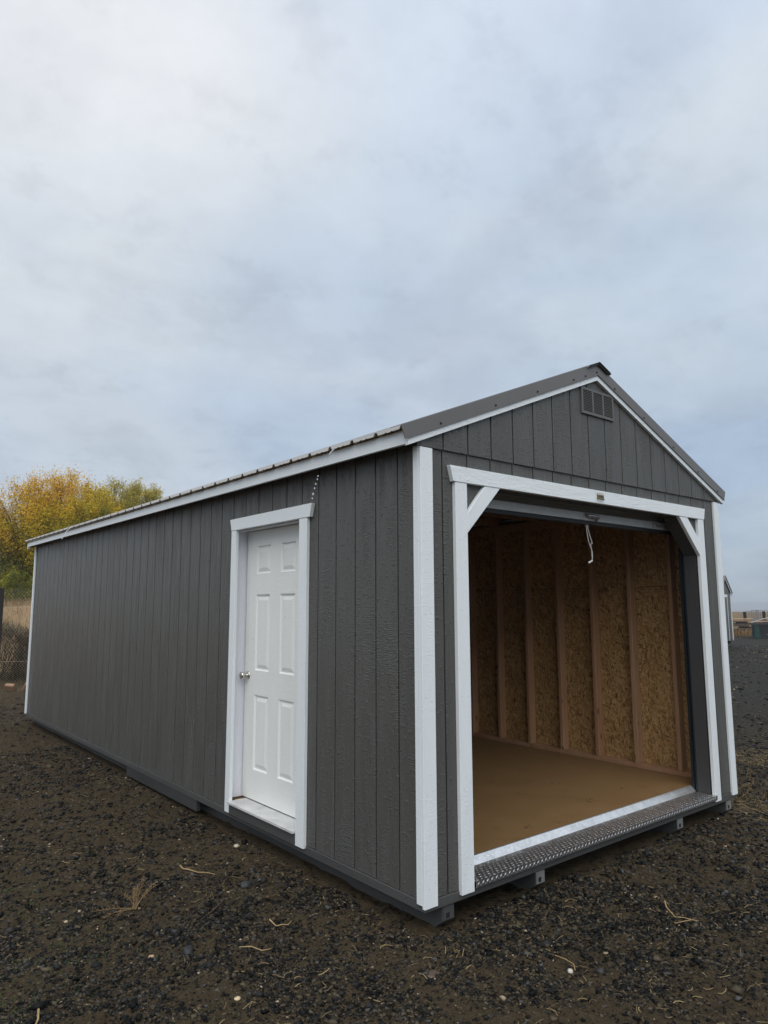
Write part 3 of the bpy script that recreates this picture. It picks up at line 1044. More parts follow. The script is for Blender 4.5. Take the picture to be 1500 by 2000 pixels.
# maker's sticker on the header
stk_bg = mat_simple('sticker film', (0.74, 0.75, 0.74), 0.35, 0, 0.02)
stk = build(MB().box(1.628, 1.738, -0.0128, -0.0122, 2.240, 2.318), 'sticker', stk_bg, shed)
mb = MB().prism([(1.652, 2.266), (1.736, 2.266), (1.728, 2.298), (1.646, 2.298)], 1, -0.0134, -0.0129)
mb.v = [v for v in mb.v]
build(mb, 'emblem', mat_simple('olive print', (0.22, 0.19, 0.08), 0.4), stk)
mb = MB()
for k in range(5):
    x = 1.667 + 0.0125 * k
    mb.box(x, x + 0.0085, -0.0138, -0.0135, 2.276, 2.291)
mb.prism([(1.640, 2.262), (1.737, 2.262), (1.732, 2.268), (1.645, 2.268)], 1, -0.0138, -0.0135)
mb.box(1.648, 1.656, -0.0138, -0.0135, 2.270, 2.296)
build(mb, 'emblem_print', mark, stk)
mb = MB()
for k in range(7):
    mb.box(1.645 + 0.012 * k, 1.653 + 0.012 * k, -0.0134, -0.0129, 2.303, 2.308)
for z in (2.256, 2.251, 2.246):
    mb.box(1.648, 1.72, -0.0134, -0.0129, z, z + 0.0016)
build(mb, 'sticker_text', mat_simple('grey print', (0.25, 0.24, 0.20), 0.5), stk)

# --- entry door
hdp = MB().prism([(2.253, 2.213), (2.228, 2.122), (1.100, 2.122), (1.074, 2.213)], 0, -0.010, 0.0195)
build(hdp, 'header_board', m_white_y, shed, bevel=0.002)
for y0, y1 in ((2.155, 2.232), (1.136, DY0)):
    bxx('door_casing', -0.006, 0.0195, y0, y1, 0.002, 2.1215, m_white_v, bevel=0.002)
fr = MB()
fr.box(0.052, 0.205, 2.222, 2.255, 0.092, 2.150).box(0.052, 0.205, 1.255, 1.288, 0.092, 2.150).box(0.052, 0.205, 1.2885, 2.2215, 2.121, 2.150)
fr.box(0.172, 0.205, 2.190, 2.2215, 0.092, 2.121)
frame = build(fr, 'door_frame', m_jambwhite, shed)
build(MB().box(0.140, 0.1715, 2.2105, 2.2215, 0.095, 2.120).box(0.140, 0.1715, 1.30, 2.2100, 2.1170, 2.1205), 'gap_shade_strip', m_dark, frame)  # added dark strip standing in for the shade in the gap round the leaf
sill = MB().box(-0.028, 0.140, 1.2345, 2.1535, 0.076, 0.090).box(0.140, 0.205, 1.2345, 2.221, 0.076, 0.0895)
build(sill, 'door_sill', mat_simple('grey sill', (0.58, 0.58, 0.57), 0.45, 0, 0.2, 6), shed)
bxx('sill_board', -0.010, 0.0117, 1.2345, 2.1535, 0.001, 0.0755, m_greyboard, bevel=0.002)
XD = 0.130
ys_ = [1.292, 1.485, 1.700, 1.842, 2.062, 2.210]
zs_ = [0.098, 0.311, 0.866, 1.040, 1.624, 1.775, 2.000, 2.1165]
db = MB()
for a_, b_ in ((0, 1), (2, 3), (4, 5)):
    db.box(XD, XD + 0.04, ys_[a_], ys_[b_], zs_[0], zs_[-1])
for a_, b_ in ((1, 2), (3, 4)):
    for c_, d_ in ((0, 1), (2, 3), (4, 5), (6, 7)):
        db.box(XD, XD + 0.04, ys_[a_], ys_[b_], zs_[c_], zs_[d_])
door = build(db, 'door', m_door, shed)


def door_panel(y0, y1, z0, z1):
    rings = [(0.0, 0.0), (0.004, 0.0), (0.014, 0.012), (0.024, 0.012), (0.027, 0.0095), (0.048, 0.003), (0.050, 0.003)]
    V, F = [], []
    for ins, dep in rings:
        V += [(XD + dep, y0 + ins, z0 + ins), (XD + dep, y1 - ins, z0 + ins), (XD + dep, y1 - ins, z1 - ins), (XD + dep, y0 + ins, z1 - ins)]
    for r in range(len(rings) - 1):
        for k in range(4):
            F.append((r * 4 + k, r * 4 + (k + 1) % 4, (r + 1) * 4 + (k + 1) % 4, (r + 1) * 4 + k))
    t = (len(rings) - 1) * 4
    F.append((t, t + 1, t + 2, t + 3))
    b = len(V)
    V += [(XD + 0.035, y0, z0), (XD + 0.035, y1, z0), (XD + 0.035, y1, z1), (XD + 0.035, y0, z1)]
    for k in range(4):
        F.append((k, b + k, b + (k + 1) % 4, (k + 1) % 4))
    F.append((b + 3, b + 2, b + 1, b))
    build(MB().add(V, F), 'panel', m_door, door)


for a_, b_ in ((1, 2), (3, 4)):
    for c_, d_ in ((1, 2), (3, 4), (5, 6)):
        door_panel(ys_[a_] + 0.0005, ys_[b_] - 0.0005, zs_[c_] + 0.0005, zs_[d_] - 0.0005)
build(MB().lathe([(0, 0.033), (0.004, 0.033), (0.009, 0.026), (0.011, 0.013), (0.030, 0.012), (0.036, 0.022), (0.044, 0.0275), (0.054, 0.0285), (0.062, 0.0255), (0.066, 0.016), (0.067, 0.001)], (XD, 2.160, 1.0), (-1, 0, 0), 24), 'door_knob', m_chrome, door, smooth=True)
build(MB().box(XD + 0.003, XD + 0.037, 1.292, 2.210, 0.0905, 0.0975), 'door_sweep', m_dark, door)

# nail heads and small scuffs
mb = MB()
for z in (0.12, 0.55, 1.02, 1.47, 1.9, 2.3):
    for x in (0.025, 0.07):
        mb.lathe([(0, 0.0019), (0.0006, 0.0015)], (x + random.uniform(-.006, .006), -0.0001, z + random.uniform(-.04, .04)), (0, -1, 0), 6)
    for x in (0.29, 0.335, 3.10, 3.145):
        mb.lathe([(0, 0.0019), (0.0006, 0.0015)], (x + random.uniform(-.006, .006), -0.0081, min(z, 2.2) + random.uniform(-.03, .03)), (0, -1, 0), 6)
    for y in (2.175, 2.212, 1.16, 1.21):
        mb.lathe([(0, 0.0019), (0.0006, 0.0015)], (-0.0061, y, min(z, 2.08) + random.uniform(-.03, .03)), (-1, 0, 0), 6)
for x in (0.30, 0.72, 1.15, 1.9, 2.35, 2.75, 3.13):
    for z in (2.255, 2.305):
        mb.lathe([(0, 0.0019), (0.0006, 0.0015)], (x, -0.0121, z), (0, -1, 0), 6)
for k in range(26):
    y = 0.12 + 0.335 * k + random.uniform(-0.05, 0.05)
    mb.lathe([(0, 0.004), (0.0012, 0.003)], (0.0118, y, random.uniform(-0.02, 0.008)), (-1, 0, 0), 6)
for k in range(22):
    x = 0.10 + 0.155 * k + random.uniform(-0.04, 0.04)
    mb.lathe([(0, 0.004), (0.0012, 0.003)], (x, 0.0118, random.uniform(-0.02, 0.008)), (0, -1, 0), 6)
for k in range(40):
    y = SY0 + GR * (k + random.choice((0.12, 0.88))) + 0.02
    mb.lathe([(0, 0.0035), (0.0010, 0.0028)], (0.0198, y, random.uniform(0.03, 0.06) if k % 3 else random.uniform(0.6, 1.9)), (-1, 0, 0), 6)
for k in range(18):
    x = min(FX0 + GR * (k - 1 + random.choice((0.12, 0.88))), 3.3)
    if x > 0.3:
        mb.lathe([(0, 0.0035), (0.0010, 0.0028)], (x, 0.0068, 2.44), (0, -1, 0), 6)
build(mb, 'nail_heads', m_dark, shed)['kind'] = 'stuff'
mb = MB()
for (x, y) in ((0.62, 0.42), (0.66, 0.40), (1.2, 0.33), (1.25, 0.36), (2.06, 0.42), (2.10, 0.45), (0.55, 0.25), (1.9, 1.3), (2.6, 0.5), (0.9, 0.9), (2.3, 0.95), (1.5, 0.28)):
    for q in range(5):
        xx_, yy_ = x + random.gauss(0, 0.03), y + random.gauss(0, 0.02)
        r_ = random.uniform(0.002, 0.005)
        mb.lathe([(0, r_), (r_, r_ * 0.6)], (xx_, yy_, 0.0832), (0, 0, 1), 5)
o = build(mb, 'floor_dirt', m_dark, None, origin=(1.5, 0.5, 0.083))
tag(o, kind='stuff')

# --- pull cord hanging from the roll-up door
cz_ = 2.118
c1 = [(1.822, 0.205, 2.118), (1.823, 0.204, 2.07), (1.828, 0.20, 2.02), (1.836, 0.20, 1.99), (1.86, 0.199, 1.945), (1.872, 0.2, 1.925), (1.874, 0.2, 1.88), (1.868, 0.2, 1.855), (1.862, 0.2, 1.846)]
c2 = [(1.841, 0.205, 2.118), (1.838, 0.204, 2.09), (1.852, 0.202, 2.045), (1.880, 0.2, 1.985), (1.883, 0.2, 1.979), (1.868, 0.203, 1.982), (1.866, 0.204, 1.965), (1.873, 0.204, 1.925), (1.8745, 0.204, 1.88)]
mb = MB().tube(c1, 0.0032, 6).tube(c2, 0.0032, 6)
mb.tube([(1.870, 0.2, 1.852), (1.845, 0.198, 1.846), (1.816, 0.196, 1.840)], [0.006, 0.004, 0.0035], 6)
mb.tube([(1.866, 0.2, 1.850), (1.842, 0.197, 1.842), (1.822, 0.196, 1.832)], [0.006, 0.004, 0.0035], 6)
tag(build(mb, 'pull_cord', m_rope, None, origin=(1.84, 0.2, 2.118)), 'knotted white cord hanging from the raised roll-up door', 'cord')

# --- rain water running off the eave
yw = 0.648
wz = 2.483
mb = MB()
pts = []
for k in range(9):
    t = 0.022 * k
    pts.append((-0.125 - 0.55 * t - 0.0, yw, wz + 0.004 - 0.35 * t - 4.9 * t * t * 0.55))
mb.tube(pts[:5], [0.004, 0.0035, 0.003, 0.0022, 0.0012], 6)
for (x, z, r, s) in ((-0.186, 2.415, 0.004, 1.2), (-0.196, 2.400, 0.0048, 1.3), (-0.205, 2.383, 0.004, 1.4), (-0.216, 2.366, 0.003, 1.2), (-0.245, 2.303, 0.0052, 1.4), (-0.249, 2.283, 0.0055, 1.3), (-0.260, 2.254, 0.0058, 1.3), (-0.268, 2.226, 0.0058, 1.4), (-0.278, 2.190, 0.0075, 1.3), (-0.284, 2.163, 0.0055, 1.3), (-0.300, 2.122, 0.0060, 1.3)):
    r *= 0.78
    mb.lathe([(-r * s, r * 0.1), (-r * s * 0.7, r * 0.7), (0, r), (r * s * 0.7, r * 0.65), (r * s * 1.2, r * 0.1)], (x, yw, z), (0.2, 0, 1), 8)
o = build(mb, 'rain_drops', m_water, None, smooth=True)
tag(o, 'string of rain drops falling from the near eave of the grey shed', 'water drops')
ywf = 6.35
pts = [(-0.125 - 0.55 * t, ywf, wz + 0.02 - 0.35 * t - 2.9 * t * t) for t in [0.02 * k for k in range(9)]]
mb = MB().tube(pts, [0.004] * 5 + [0.003, 0.003, 0.002, 0.002], 6)
mb.lathe([(-0.012, 0.002), (0, 0.010), (0.012, 0.002)], pts[-1], (0, 0, 1), 8)
o = build(mb, 'rain_trickle', m_water, None, smooth=True)
tag(o, 'thin trickle of rain water arcing off the far end of the eave', 'water drops')

# ------------------------------------------------------------------ gravel and litter (uncountable)
ICO_V = np.array([(-1, 1.618, 0), (1, 1.618, 0), (-1, -1.618, 0), (1, -1.618, 0), (0, -1, 1.618), (0, 1, 1.618), (0, -1, -1.618), (0, 1, -1.618), (1.618, 0, -1), (1.618, 0, 1), (-1.618, 0, -1), (-1.618, 0, 1)]) / 1.902
ICO_F = np.array([(0, 11, 5), (0, 5, 1), (0, 1, 7), (0, 7, 10), (0, 10, 11), (1, 5, 9), (5, 11, 4), (11, 10, 2), (10, 7, 6), (7, 1, 8), (3, 9, 4), (3, 4, 2), (3, 2, 6), (3, 6, 8), (3, 8, 9), (4, 9, 5), (2, 4, 11), (6, 2, 10), (8, 6, 7), (9, 8, 1)])


def rand_rot(n):
    q = RNG.normal(size=(n, 4)); q /= np.linalg.norm(q, axis=1)[:, None]
    w, x, y, z = q.T
    return np.stack([1 - 2 * (y * y + z * z), 2 * (x * y - z * w), 2 * (x * z + y * w), 2 * (x * y + z * w), 1 - 2 * (x * x + z * z), 2 * (y * z - x * w), 2 * (x * z - y * w), 2 * (y * z + x * w), 1 - 2 * (x * x + y * y)], -1).reshape(n, 3, 3)


def stones(P, S, C, flat=0.6):
    n = len(P)
    base = ICO_V[None] * (1 + RNG.uniform(-0.28, 0.28, (n, 12, 1)))
    sc = np.stack([RNG.uniform(0.75, 1.3, n), RNG.uniform(0.75, 1.3, n), RNG.uniform(flat * 0.7, flat * 1.3, n)], -1)
    R = rand_rot(n)
    v = base * sc[:, None, :]
    tilt = RNG.uniform(0, 6.283, n)
    c, s = np.cos(tilt), np.sin(tilt)
    rx, ry = v[..., 0] * c[:, None] - v[..., 1] * s[:, None], v[..., 0] * s[:, None] + v[..., 1] * c[:, None]
    v = np.stack([rx, ry, v[..., 2] + 0.25 * rx * np.sin(tilt * 3)[:, None]], -1) * S[:, None, None]
    V = (v + P[:, None, :]).reshape(-1, 3)
    F = (ICO_F[None] + 12 * np.arange(n)[:, None, None]).reshape(-1, 3)
    return V, F, np.repeat(C, 12, 0)


def in_view_points(n, xr, yr, rmin=0, rmax=99):
    out = []
    tot = 0
    while tot < n:
        x = RNG.uniform(*xr, n); y = RNG.uniform(*yr, n)
        dx, dy = x - CP.x, y - CP.y
        fw = dx * 0.631 + dy * 0.776; rt = dx * 0.776 - dy * 0.631
        ok = (fw > 1.2) & (np.abs(rt) < fw * 0.64 + 0.25) & ~((x > 0.02) & (x < 3.45) & (y > 0.05) & (y < 8.6))
        d = np.hypot(dx, dy); ok &= (d > rmin) & (d < rmax)
        out.append(np.stack([x[ok], y[ok]], -1)); tot += ok.sum()
    return np.concatenate(out)[:n]


def stone_cols(n, pale, brown=0.28):
    t = RNG.random(n)
    c = np.empty((n, 3))
    b = 0.003 + 0.024 * RNG.random(n) ** 2.2
    c[:] = np.stack([b * 1.0, b * 0.99, b * 0.96], -1)
    br = t < brown
    k = RNG.uniform(0.6, 1.5, br.sum())[:, None]
    c[br] = np.array((0.066, 0.053, 0.034)) * k
    gr = (t > brown) & (t < brown + 0.06)
    c[gr] = np.array((0.055, 0.054, 0.052)) * RNG.uniform(0.6, 1.5, gr.sum())[:, None]
    pa = t > 1 - pale
    c[pa] = np.array((0.34, 0.27, 0.18)) * RNG.uniform(0.5, 1.4, pa.sum())[:, None]
    return c, pa


OCT_V = np.array([(1, 0, 0), (-1, 0, 0), (0, 1, 0), (0, -1, 0), (0, 0, 1), (0, 0, -1)], float)
OCT_F = np.array([(0, 2, 4), (2, 1, 4), (1, 3, 4), (3, 0, 4), (2, 0, 5), (1, 2, 5), (3, 1, 5), (0, 3, 5)])


def chips(P, S, C, flat=0.55):
    """small angular chips"""
    n = len(P)
    base = OCT_V[None] * RNG.uniform(0.55, 1.35, (n, 6, 1)) + RNG.normal(0, 0.22, (n, 6, 3))
    R = rand_rot(n)
    v = np.einsum('nij,nkj->nki', R, base)
    v[..., 2] *= flat
    V = (v * S[:, None, None] + P[:, None, :]).reshape(-1, 3)
    F = (OCT_F[None] + 6 * np.arange(n)[:, None, None]).reshape(-1, 3)
    return V, F, np.repeat(C, 6, 0)


def gravel(name, n, xr, yr, smed, smax, pale, rmin=0, rmax=99, cl=0.5, big=False, brown=0.28):
    p = in_view_points(int(n * 2.4), xr, yr, rmin, rmax)
    dens = fbm(p[:, 0] * 6.5, p[:, 1] * 6.5, 4, 21) * 0.7 + fbm(p[:, 0] * 1.3, p[:, 1] * 1.3, 3, 22) * 0.3 + np.clip(p[:, 0] * 0.03, -0.05, 0.06)
    keep = RNG.random(len(p)) < np.clip((dens - cl) * 7 + 0.45, 0.22, 1)
    p = p[keep][:n]
    n = len(p)
    S = np.clip(smed * np.exp(RNG.normal(0, 0.5, n)), smed * 0.4, smax)
    c, pa = stone_cols(n, pale, brown)
    S[pa] *= 0.7
    z = ground_h(p[:, 0], p[:, 1]) + S * RNG.uniform(-0.25, 0.3, n)
    P = np.stack([p[:, 0], p[:, 1], z], -1)
    V, F, C = stones(P, S, c) if big else chips(P, S, c)
    tag(np_build(name, V, F, m_stone, cols=C), kind='stuff')


gravel('gravel', 85000, (-4.0, 6.0), (-2.4, 7.0), 0.0060, 0.015, 0.014, 0, 4.8)
gravel('gravel', 42000, (-5.0, 7.0), (-2.4, 11.0), 0.0090, 0.024, 0.014, 3.8, 9.5)
gravel('gravel', 4200, (-4.0, 6.5), (-2.4, 9.0), 0.0125, 0.028, 0.02, 0, 7.0, 0.50, False, 0.12)
gravel('soil_crumbs', 20000, (-4.0, 6.0), (-2.4, 9.0), 0.0060, 0.016, 0.012, 0, 8.5, 0.40, False, 1.0)
gravel('gravel', 15000, (-5.0, 9.0), (-1.0, 14.0), 0.014, 0.04, 0.012, 8.0, 15.0)
gravel('gravel', 12000, (4.0, 30.0), (-1.0, 18.0), 0.022, 0.06, 0.10, 9.0, 34.0)


def blades(P, Hh, lean, wd, C, bend=0.5):
    """thin curved two-segment blades; P (n,3)"""
    n = len(P)
    a = RNG.uniform(0, 6.283, n)
    d = np.stack([np.cos(a), np.sin(a), np.zeros(n)], -1)
    s = np.stack([-np.sin(a), np.cos(a), np.zeros(n)], -1) * wd[:, None] / 2
    p0 = P
    p1 = P + d * (Hh * lean * 0.35)[:, None] + np.array((0, 0, 1)) * (Hh * 0.55)[:, None]
    p2 = P + d * (Hh * lean)[:, None] + np.array((0, 0, 1)) * (Hh * (1 - bend * lean * 0.4))[:, None]
    V = np.stack([p0 - s, p0 + s, p1 - s * 0.8, p1 + s * 0.8, p2 - s * 0.25, p2 + s * 0.25], 1).reshape(-1, 3)
    o = 6 * np.arange(n)[:, None]
    F = np.concatenate([o + np.array([0, 1, 3, 2]), o + np.array([2, 3, 5, 4])])
    return V, F, np.repeat(C, 6, 0)


# flat straw litter
def straw(name, n, xr, yr, rmax, ln=(0.015, 0.07), dens_seed=33, thr=0.5):
    p = in_view_points(n * 4, xr, yr, 0, rmax)
    keep = fbm(p[:, 0] * 1.6, p[:, 1] * 1.6, 3, dens_seed) > thr
    p = p[keep][:n]; n = len(p)
    ang = RNG.uniform(0, 6.283, n); l = RNG.uniform(*ln, n) ; cv = RNG.normal(0, 0.6, n)
    V = []
    w = RNG.uniform(0.0006, 0.0017, n)
    for t in (0, 0.33, 0.66, 1.0):
        a2 = ang + cv * (t - 0.5)
        x = p[:, 0] + np.cos(a2) * l * (t - 0.5); y = p[:, 1] + np.sin(a2) * l * (t - 0.5)
        z = ground_h(x, y) + 0.007 + 0.006 * np.sin(t * 3.1) * RNG.random(n)
        sx, sy = -np.sin(a2) * w, np.cos(a2) * w
        V.append(np.stack([np.stack([x - sx, y - sy, z], -1), np.stack([x + sx, y + sy, z + 0.001], -1)], 1))
    V = np.stack(V, 1).reshape(-1, 3)
    o = 8 * np.arange(n)[:, None]
    F = np.concatenate([o + np.array([2 * k, 2 * k + 1, 2 * k + 3, 2 * k + 2]) for k in range(3)])
    c = np.array((0.34, 0.25, 0.12)) * RNG.uniform(0.3, 1.2, n)[:, None]
    tag(np_build(name, V, F, m_straw, cols=np.repeat(c, 8, 0)), kind='stuff')


straw('straw_litter', 1500, (-4, 6), (-2.4, 9), 8.0)
straw('straw_litter', 2600, (3.3, 6.5), (-0.9, 2.2), 11.0, (0.05, 0.22), 77, 0.42)


# low green growth in the near left of the yard
p = in_view_points(9000, (-3.2, -0.6), (-1.0, 2.4), 0, 5)
k = (fbm(p[:, 0] * 3, p[:, 1] * 3, 3, 51) > 0.56) & (RNG.random(len(p)) < np.clip((-0.7 - p[:, 0]) * 0.8, 0.06, 1))
p = p[k]; n = len(p)
P = np.stack([p[:, 0], p[:, 1], ground_h(p[:, 0], p[:, 1])], -1)
V, F, C = blades(P, RNG.uniform(0.006, 0.020, n), RNG.uniform(0.3, 1.4, n), RNG.uniform(0.002, 0.005, n), np.array((0.045, 0.085, 0.018)) * RNG.uniform(0.5, 1.5, n)[:, None])
tag(np_build('moss_and_weeds', V, F, m_straw, cols=C), kind='stuff')


# ------------------------------------------------------------------ single things lying on the yard
def gz(x, y):
    return float(ground_h(np.array([x]), np.array([y]))[0])


def stone_thing(name, x, y, r, col, label, flat=0.6, sink=0.3):
    bm = bmesh.new()
    bmesh.ops.create_icosphere(bm, subdivisions=3, radius=1.0)
    sd_ = random.uniform(0, 50)
    for v in bm.verts:
        q = v.co * 1.6
        from mathutils import noise as mn
        k = 1 + 0.28 * mn.noise(q + Vector((sd_, 0, 0))) + 0.10 * mn.noise(q * 2.7 + Vector((0, sd_, 0)))
        v.co = Vector((v.co.x * k * 1.1, v.co.y * k * 0.9, v.co.z * k * flat)) * r
    me = bpy.data.meshes.new(name)
    bm.to_mesh(me); bm.free()
    me.polygons.foreach_set('use_smooth', [True] * len(me.polygons))
    mm = mat_simple(name + ' surface', col, 0.55, 0, 0.3, 25 / max(r * 10, 0.2), 0.5, 0.003, 120)
    me.materials.append(mm)
    o = bpy.data.objects.new(name, me)
    finish(o, None, (x, y, gz(x, y) + r * flat * (1 - 2 * sink) * 0.6))
    o.rotation_euler.z = random.uniform(0, 6)
    return tag(o, label, 'stone')


stone_thing('stone', -0.985, 0.635, 0.034, (0.016, 0.016, 0.017), 'fist sized black stone on the soil below the dry weed', 0.75)
stone_thing('stone', -0.374, 1.194, 0.036, (0.026, 0.027, 0.028), 'dark grey rounded stone lying in front of the white door', 0.6)
stone_thing('stone', -0.185, -0.243, 0.046, (0.085, 0.058, 0.040), 'flat rounded brown stone in front of the shed corner', 0.3, 0.42)
stone_thing('pebble', -0.99, 0.11, 0.0135, (0.55, 0.43, 0.27), 'pale cream pebble lying nearest the bottom edge', 0.7)
stone_thing('pebble', -1.156, 0.66, 0.017, (0.40, 0.29, 0.18), 'light tan pebble just left of the big black stone', 0.6)
stone_thing('pebble', -0.093, 1.856, 0.022, (0.52, 0.45, 0.33), 'cream coloured lump of rock below the door casing', 0.6)
stone_thing('pebble', 0.30, -0.66, 0.014, (0.50, 0.46, 0.40), 'white pebble on dark gravel right of the brown stone', 0.7)


def curl(name, pts, r, mat, label, cat='twig'):
    mb = MB()
    P = []
    for (x, y, dz) in pts:
        P.append((x, y, gz(x, y) + 0.010 + dz))
    n = len(P)
    mb.tube(P, [r * (1 - 0.5 * i / (n - 1)) for i in range(n)], 6)
    o = build(mb, name, mat, None, smooth=True)
    return tag(o, label, cat)


curl('twig', [(-0.575, 1.70, 0.01), (-0.572, 1.655, 0.004), (-0.55, 1.62, 0), (-0.51, 1.575, 0.003), (-0.475, 1.52, 0), (-0.445, 1.462, 0.004)], 0.0045, m_twig, 'bent pale twig on the soil to the left of the door sill')
curl('stick', [(-0.575, 1.075, 0.004), (-0.65, 1.02, 0), (-0.76, 0.95, 0), (-0.862, 0.872, 0)], 0.006, m_twigdark, 'long straight dark stick on the soil above the black stone')
curl('twig', [(-0.52, 0.66, 0.012), (-0.50, 0.62, 0), (-0.475, 0.60, 0.006), (-0.45, 0.585, 0), (-0.425, 0.59, 0.006)], 0.004, m_twig, 'short crooked pale twig in front of the left shed wall')
curl('twig', [(1.33, -0.57, 0.0), (1.29, -0.57, 0.03), (1.255, -0.60, 0.02), (1.235, -0.66, 0.0), (1.245, -0.70, 0.01), (1.27, -0.73, 0.0)], 0.0045, m_twig, 'curled pale root hooked on gravel at lower right')
curl('twig', [(1.16, -0.70, 0.0), (1.22, -0.76, 0.01), (1.28, -0.80, 0.0)], 0.003, m_twig, 'thin straight straw stem beside the curled root')
curl('twig', [(-1.33, -0.055, 0.0), (-1.30, -0.075, 0.01), (-1.265, -0.095, 0.0)], 0.004, m_twig, 'short straight tan stick near the lower left corner')
curl('twig', [(-1.69, 0.50, 0.02), (-1.70, 0.46, 0.005), (-1.72, 0.43, 0.0), (-1.76, 0.40, 0.0)], 0.005, m_twig, 'forked yellowish stem at the far left bottom edge')
curl('twig', [(-0.78, 0.50, 0.0), (-0.745, 0.44, 0.006), (-0.71, 0.40, 0.002), (-0.665, 0.385, 0.0)], 0.0035, m_twig, 'curved pale stem right of the black stone')
curl('twig', [(0.36, -0.53, 0.0), (0.37, -0.58, 0.008), (0.355, -0.64, 0.01), (0.31, -0.68, 0.0)], 0.003, m_twig, 'thin hooked straw on gravel in front of the tread plate')

# dried weed
wx, wy = -1.018, 1.279
weed = thing('dried_weed', (wx, wy, gz(wx, wy)), 'wispy dried tan weed lying on soil in front of the left wall', 'weed')
mb = MB()
lv2, lf2 = [], []
for k in range(12):
    a_ = random.uniform(-0.6, 2.6) if k < 9 else random.uniform(2.6, 5.0)
    ln_ = random.uniform(0.12, 0.24)
    cur_ = random.uniform(-0.5, 0.5)
    p = Vector((wx + random.uniform(-.012, .012), wy + random.uniform(-.012, .012), gz(wx, wy) + 0.01))
    pts = [p.copy()]
    el = random.uniform(0.95, 1.5) if k < 9 else 0.3
    for q in range(8):
        a_ += cur_ * 0.12 + random.uniform(-.12, .12)
        p = p + Vector((math.cos(a_) * math.cos(el), math.sin(a_) * math.cos(el), math.sin(el) * (1 - q * 0.11))) * ln_ / 8
        p.z = max(p.z, gz(p.x, p.y) + 0.006)
        pts.append(p.copy())
        if q > 1:
            for _ in range(3):
                d_ = Vector((random.gauss(0, 1), random.gauss(0, 1), random.uniform(0.1, 1.0))).normalized() * random.uniform(0.006, 0.022)
                mb.tube([p, p + d_ * 0.6, p + d_], [0.0009, 0.0011, 0.0016], 3)
    mb.tube(pts, [0.0024 - 0.00018 * i for i in range(9)], 4)
build(mb, 'stems', mat_simple('dead weed stem', (0.22, 0.145, 0.065), 0.85, 0, 0.25, 40), weed)

# ------------------------------------------------------------------ dry grass by the right corner of the shed
p = in_view_points(3000, (3.5, 6.3), (-0.4, 1.6), 0, 12)
k = fbm(p[:, 0] * 1.5, p[:, 1] * 1.5, 3, 61) > 0.47
p = p[k]; n = len(p)
P = np.stack([p[:, 0], p[:, 1], ground_h(p[:, 0], p[:, 1])], -1)
V, F, C = blades(P, RNG.uniform(0.02, 0.085, n), RNG.uniform(0.6, 1.9, n), RNG.uniform(0.0015, 0.0035, n), np.array((0.30, 0.20, 0.085)) * RNG.uniform(0.25, 1.15, n)[:, None], 0.8)
tag(np_build('dry_grass', V, F, m_straw, cols=C), kind='stuff')

# ------------------------------------------------------------------ background, left: fence, weeds, bank, trees
FB = np.array((0.80, 15.0)); FR = np.array((0.776, -0.631)); FN = np.array((0.631, 0.776))


def fpt(t, u, z):
    q = FB + FR * t + FN * u
    return (q[0], q[1], z)


fence = thing('chain_link_fence', fpt(0, 0, GZ), 'tall rusty chain link fence on dark posts behind the grey shed', 'fence')
post_m = mat_simple('dark fence post', (0.020, 0.017, 0.015), 0.8, 0, 0.3, 10, 0.3, 0.01, 40)
wire_m = mat_simple('weathered fence wire', (0.46, 0.40, 0.31), 0.6, 0.1, 0.3, 4)
for t in (-9.0, -6.0, -3.0, 0.0, 3.0):
    q = fpt(t - 0.03, 0.0, 0)
    build(MB().box(q[0] - 0.055, q[0] + 0.055, q[1] - 0.055, q[1] + 0.055, GZ - 0.05, 1.98), 'fence_post', post_m, fence, bevel=0.008)
pitch = 0.072
T0, T1, Z0, Z1 = -9.0, 4.2, GZ + 0.03, 2.02
nw = int((T1 - T0) / pitch); nz = int((Z1 - Z0) / (pitch * 0.62))
wv, wf = [], []
wr = 0.0036
for i in range(nw):
    for sgn in (0,):
        pts = []
        for k in range(nz + 1):
            t = T0 + i * pitch + (pitch * 0.5 if (k + 0) % 2 else -pitch * 0.02)
            if k % 2 == 0:
                t = T0 + i * pitch - pitch * 0.5
            pts.append(fpt(t + pitch * 0.5, 0.004 * (1 if k % 2 else -1), Z0 + k * pitch * 0.62))
        o_ = len(wv)
        for pnt in pts:
            a_ = np.array(pnt)
            wv += [a_ + np.array((FR[0] * wr, FR[1] * wr, 0)), a_ + np.array((FN[0] * wr, FN[1] * wr, 0)), a_ + np.array((-FR[0] * wr, -FR[1] * wr, 0)), a_ - np.array((FN[0] * wr, FN[1] * wr, 0))]
        for k in range(nz):
            for c in range(4):
                wf.append((o_ + 4 * k + c, o_ + 4 * k + (c + 1) % 4, o_ + 4 * k + 4 + (c + 1) % 4, o_ + 4 * k + 4 + c))
wm = np_build('wire_mesh', np.array(wv), np.array(wf), wire_m, fence, origin=fpt(0, 0, 1))
wm['kind'] = 'stuff'
for zz_ in (0.35, 1.55):
    build(MB().tube([fpt(T0, -0.006, zz_), fpt(T1, -0.006, zz_ - 0.01)], 0.003, 4), 'tension_wire', wire_m, fence)

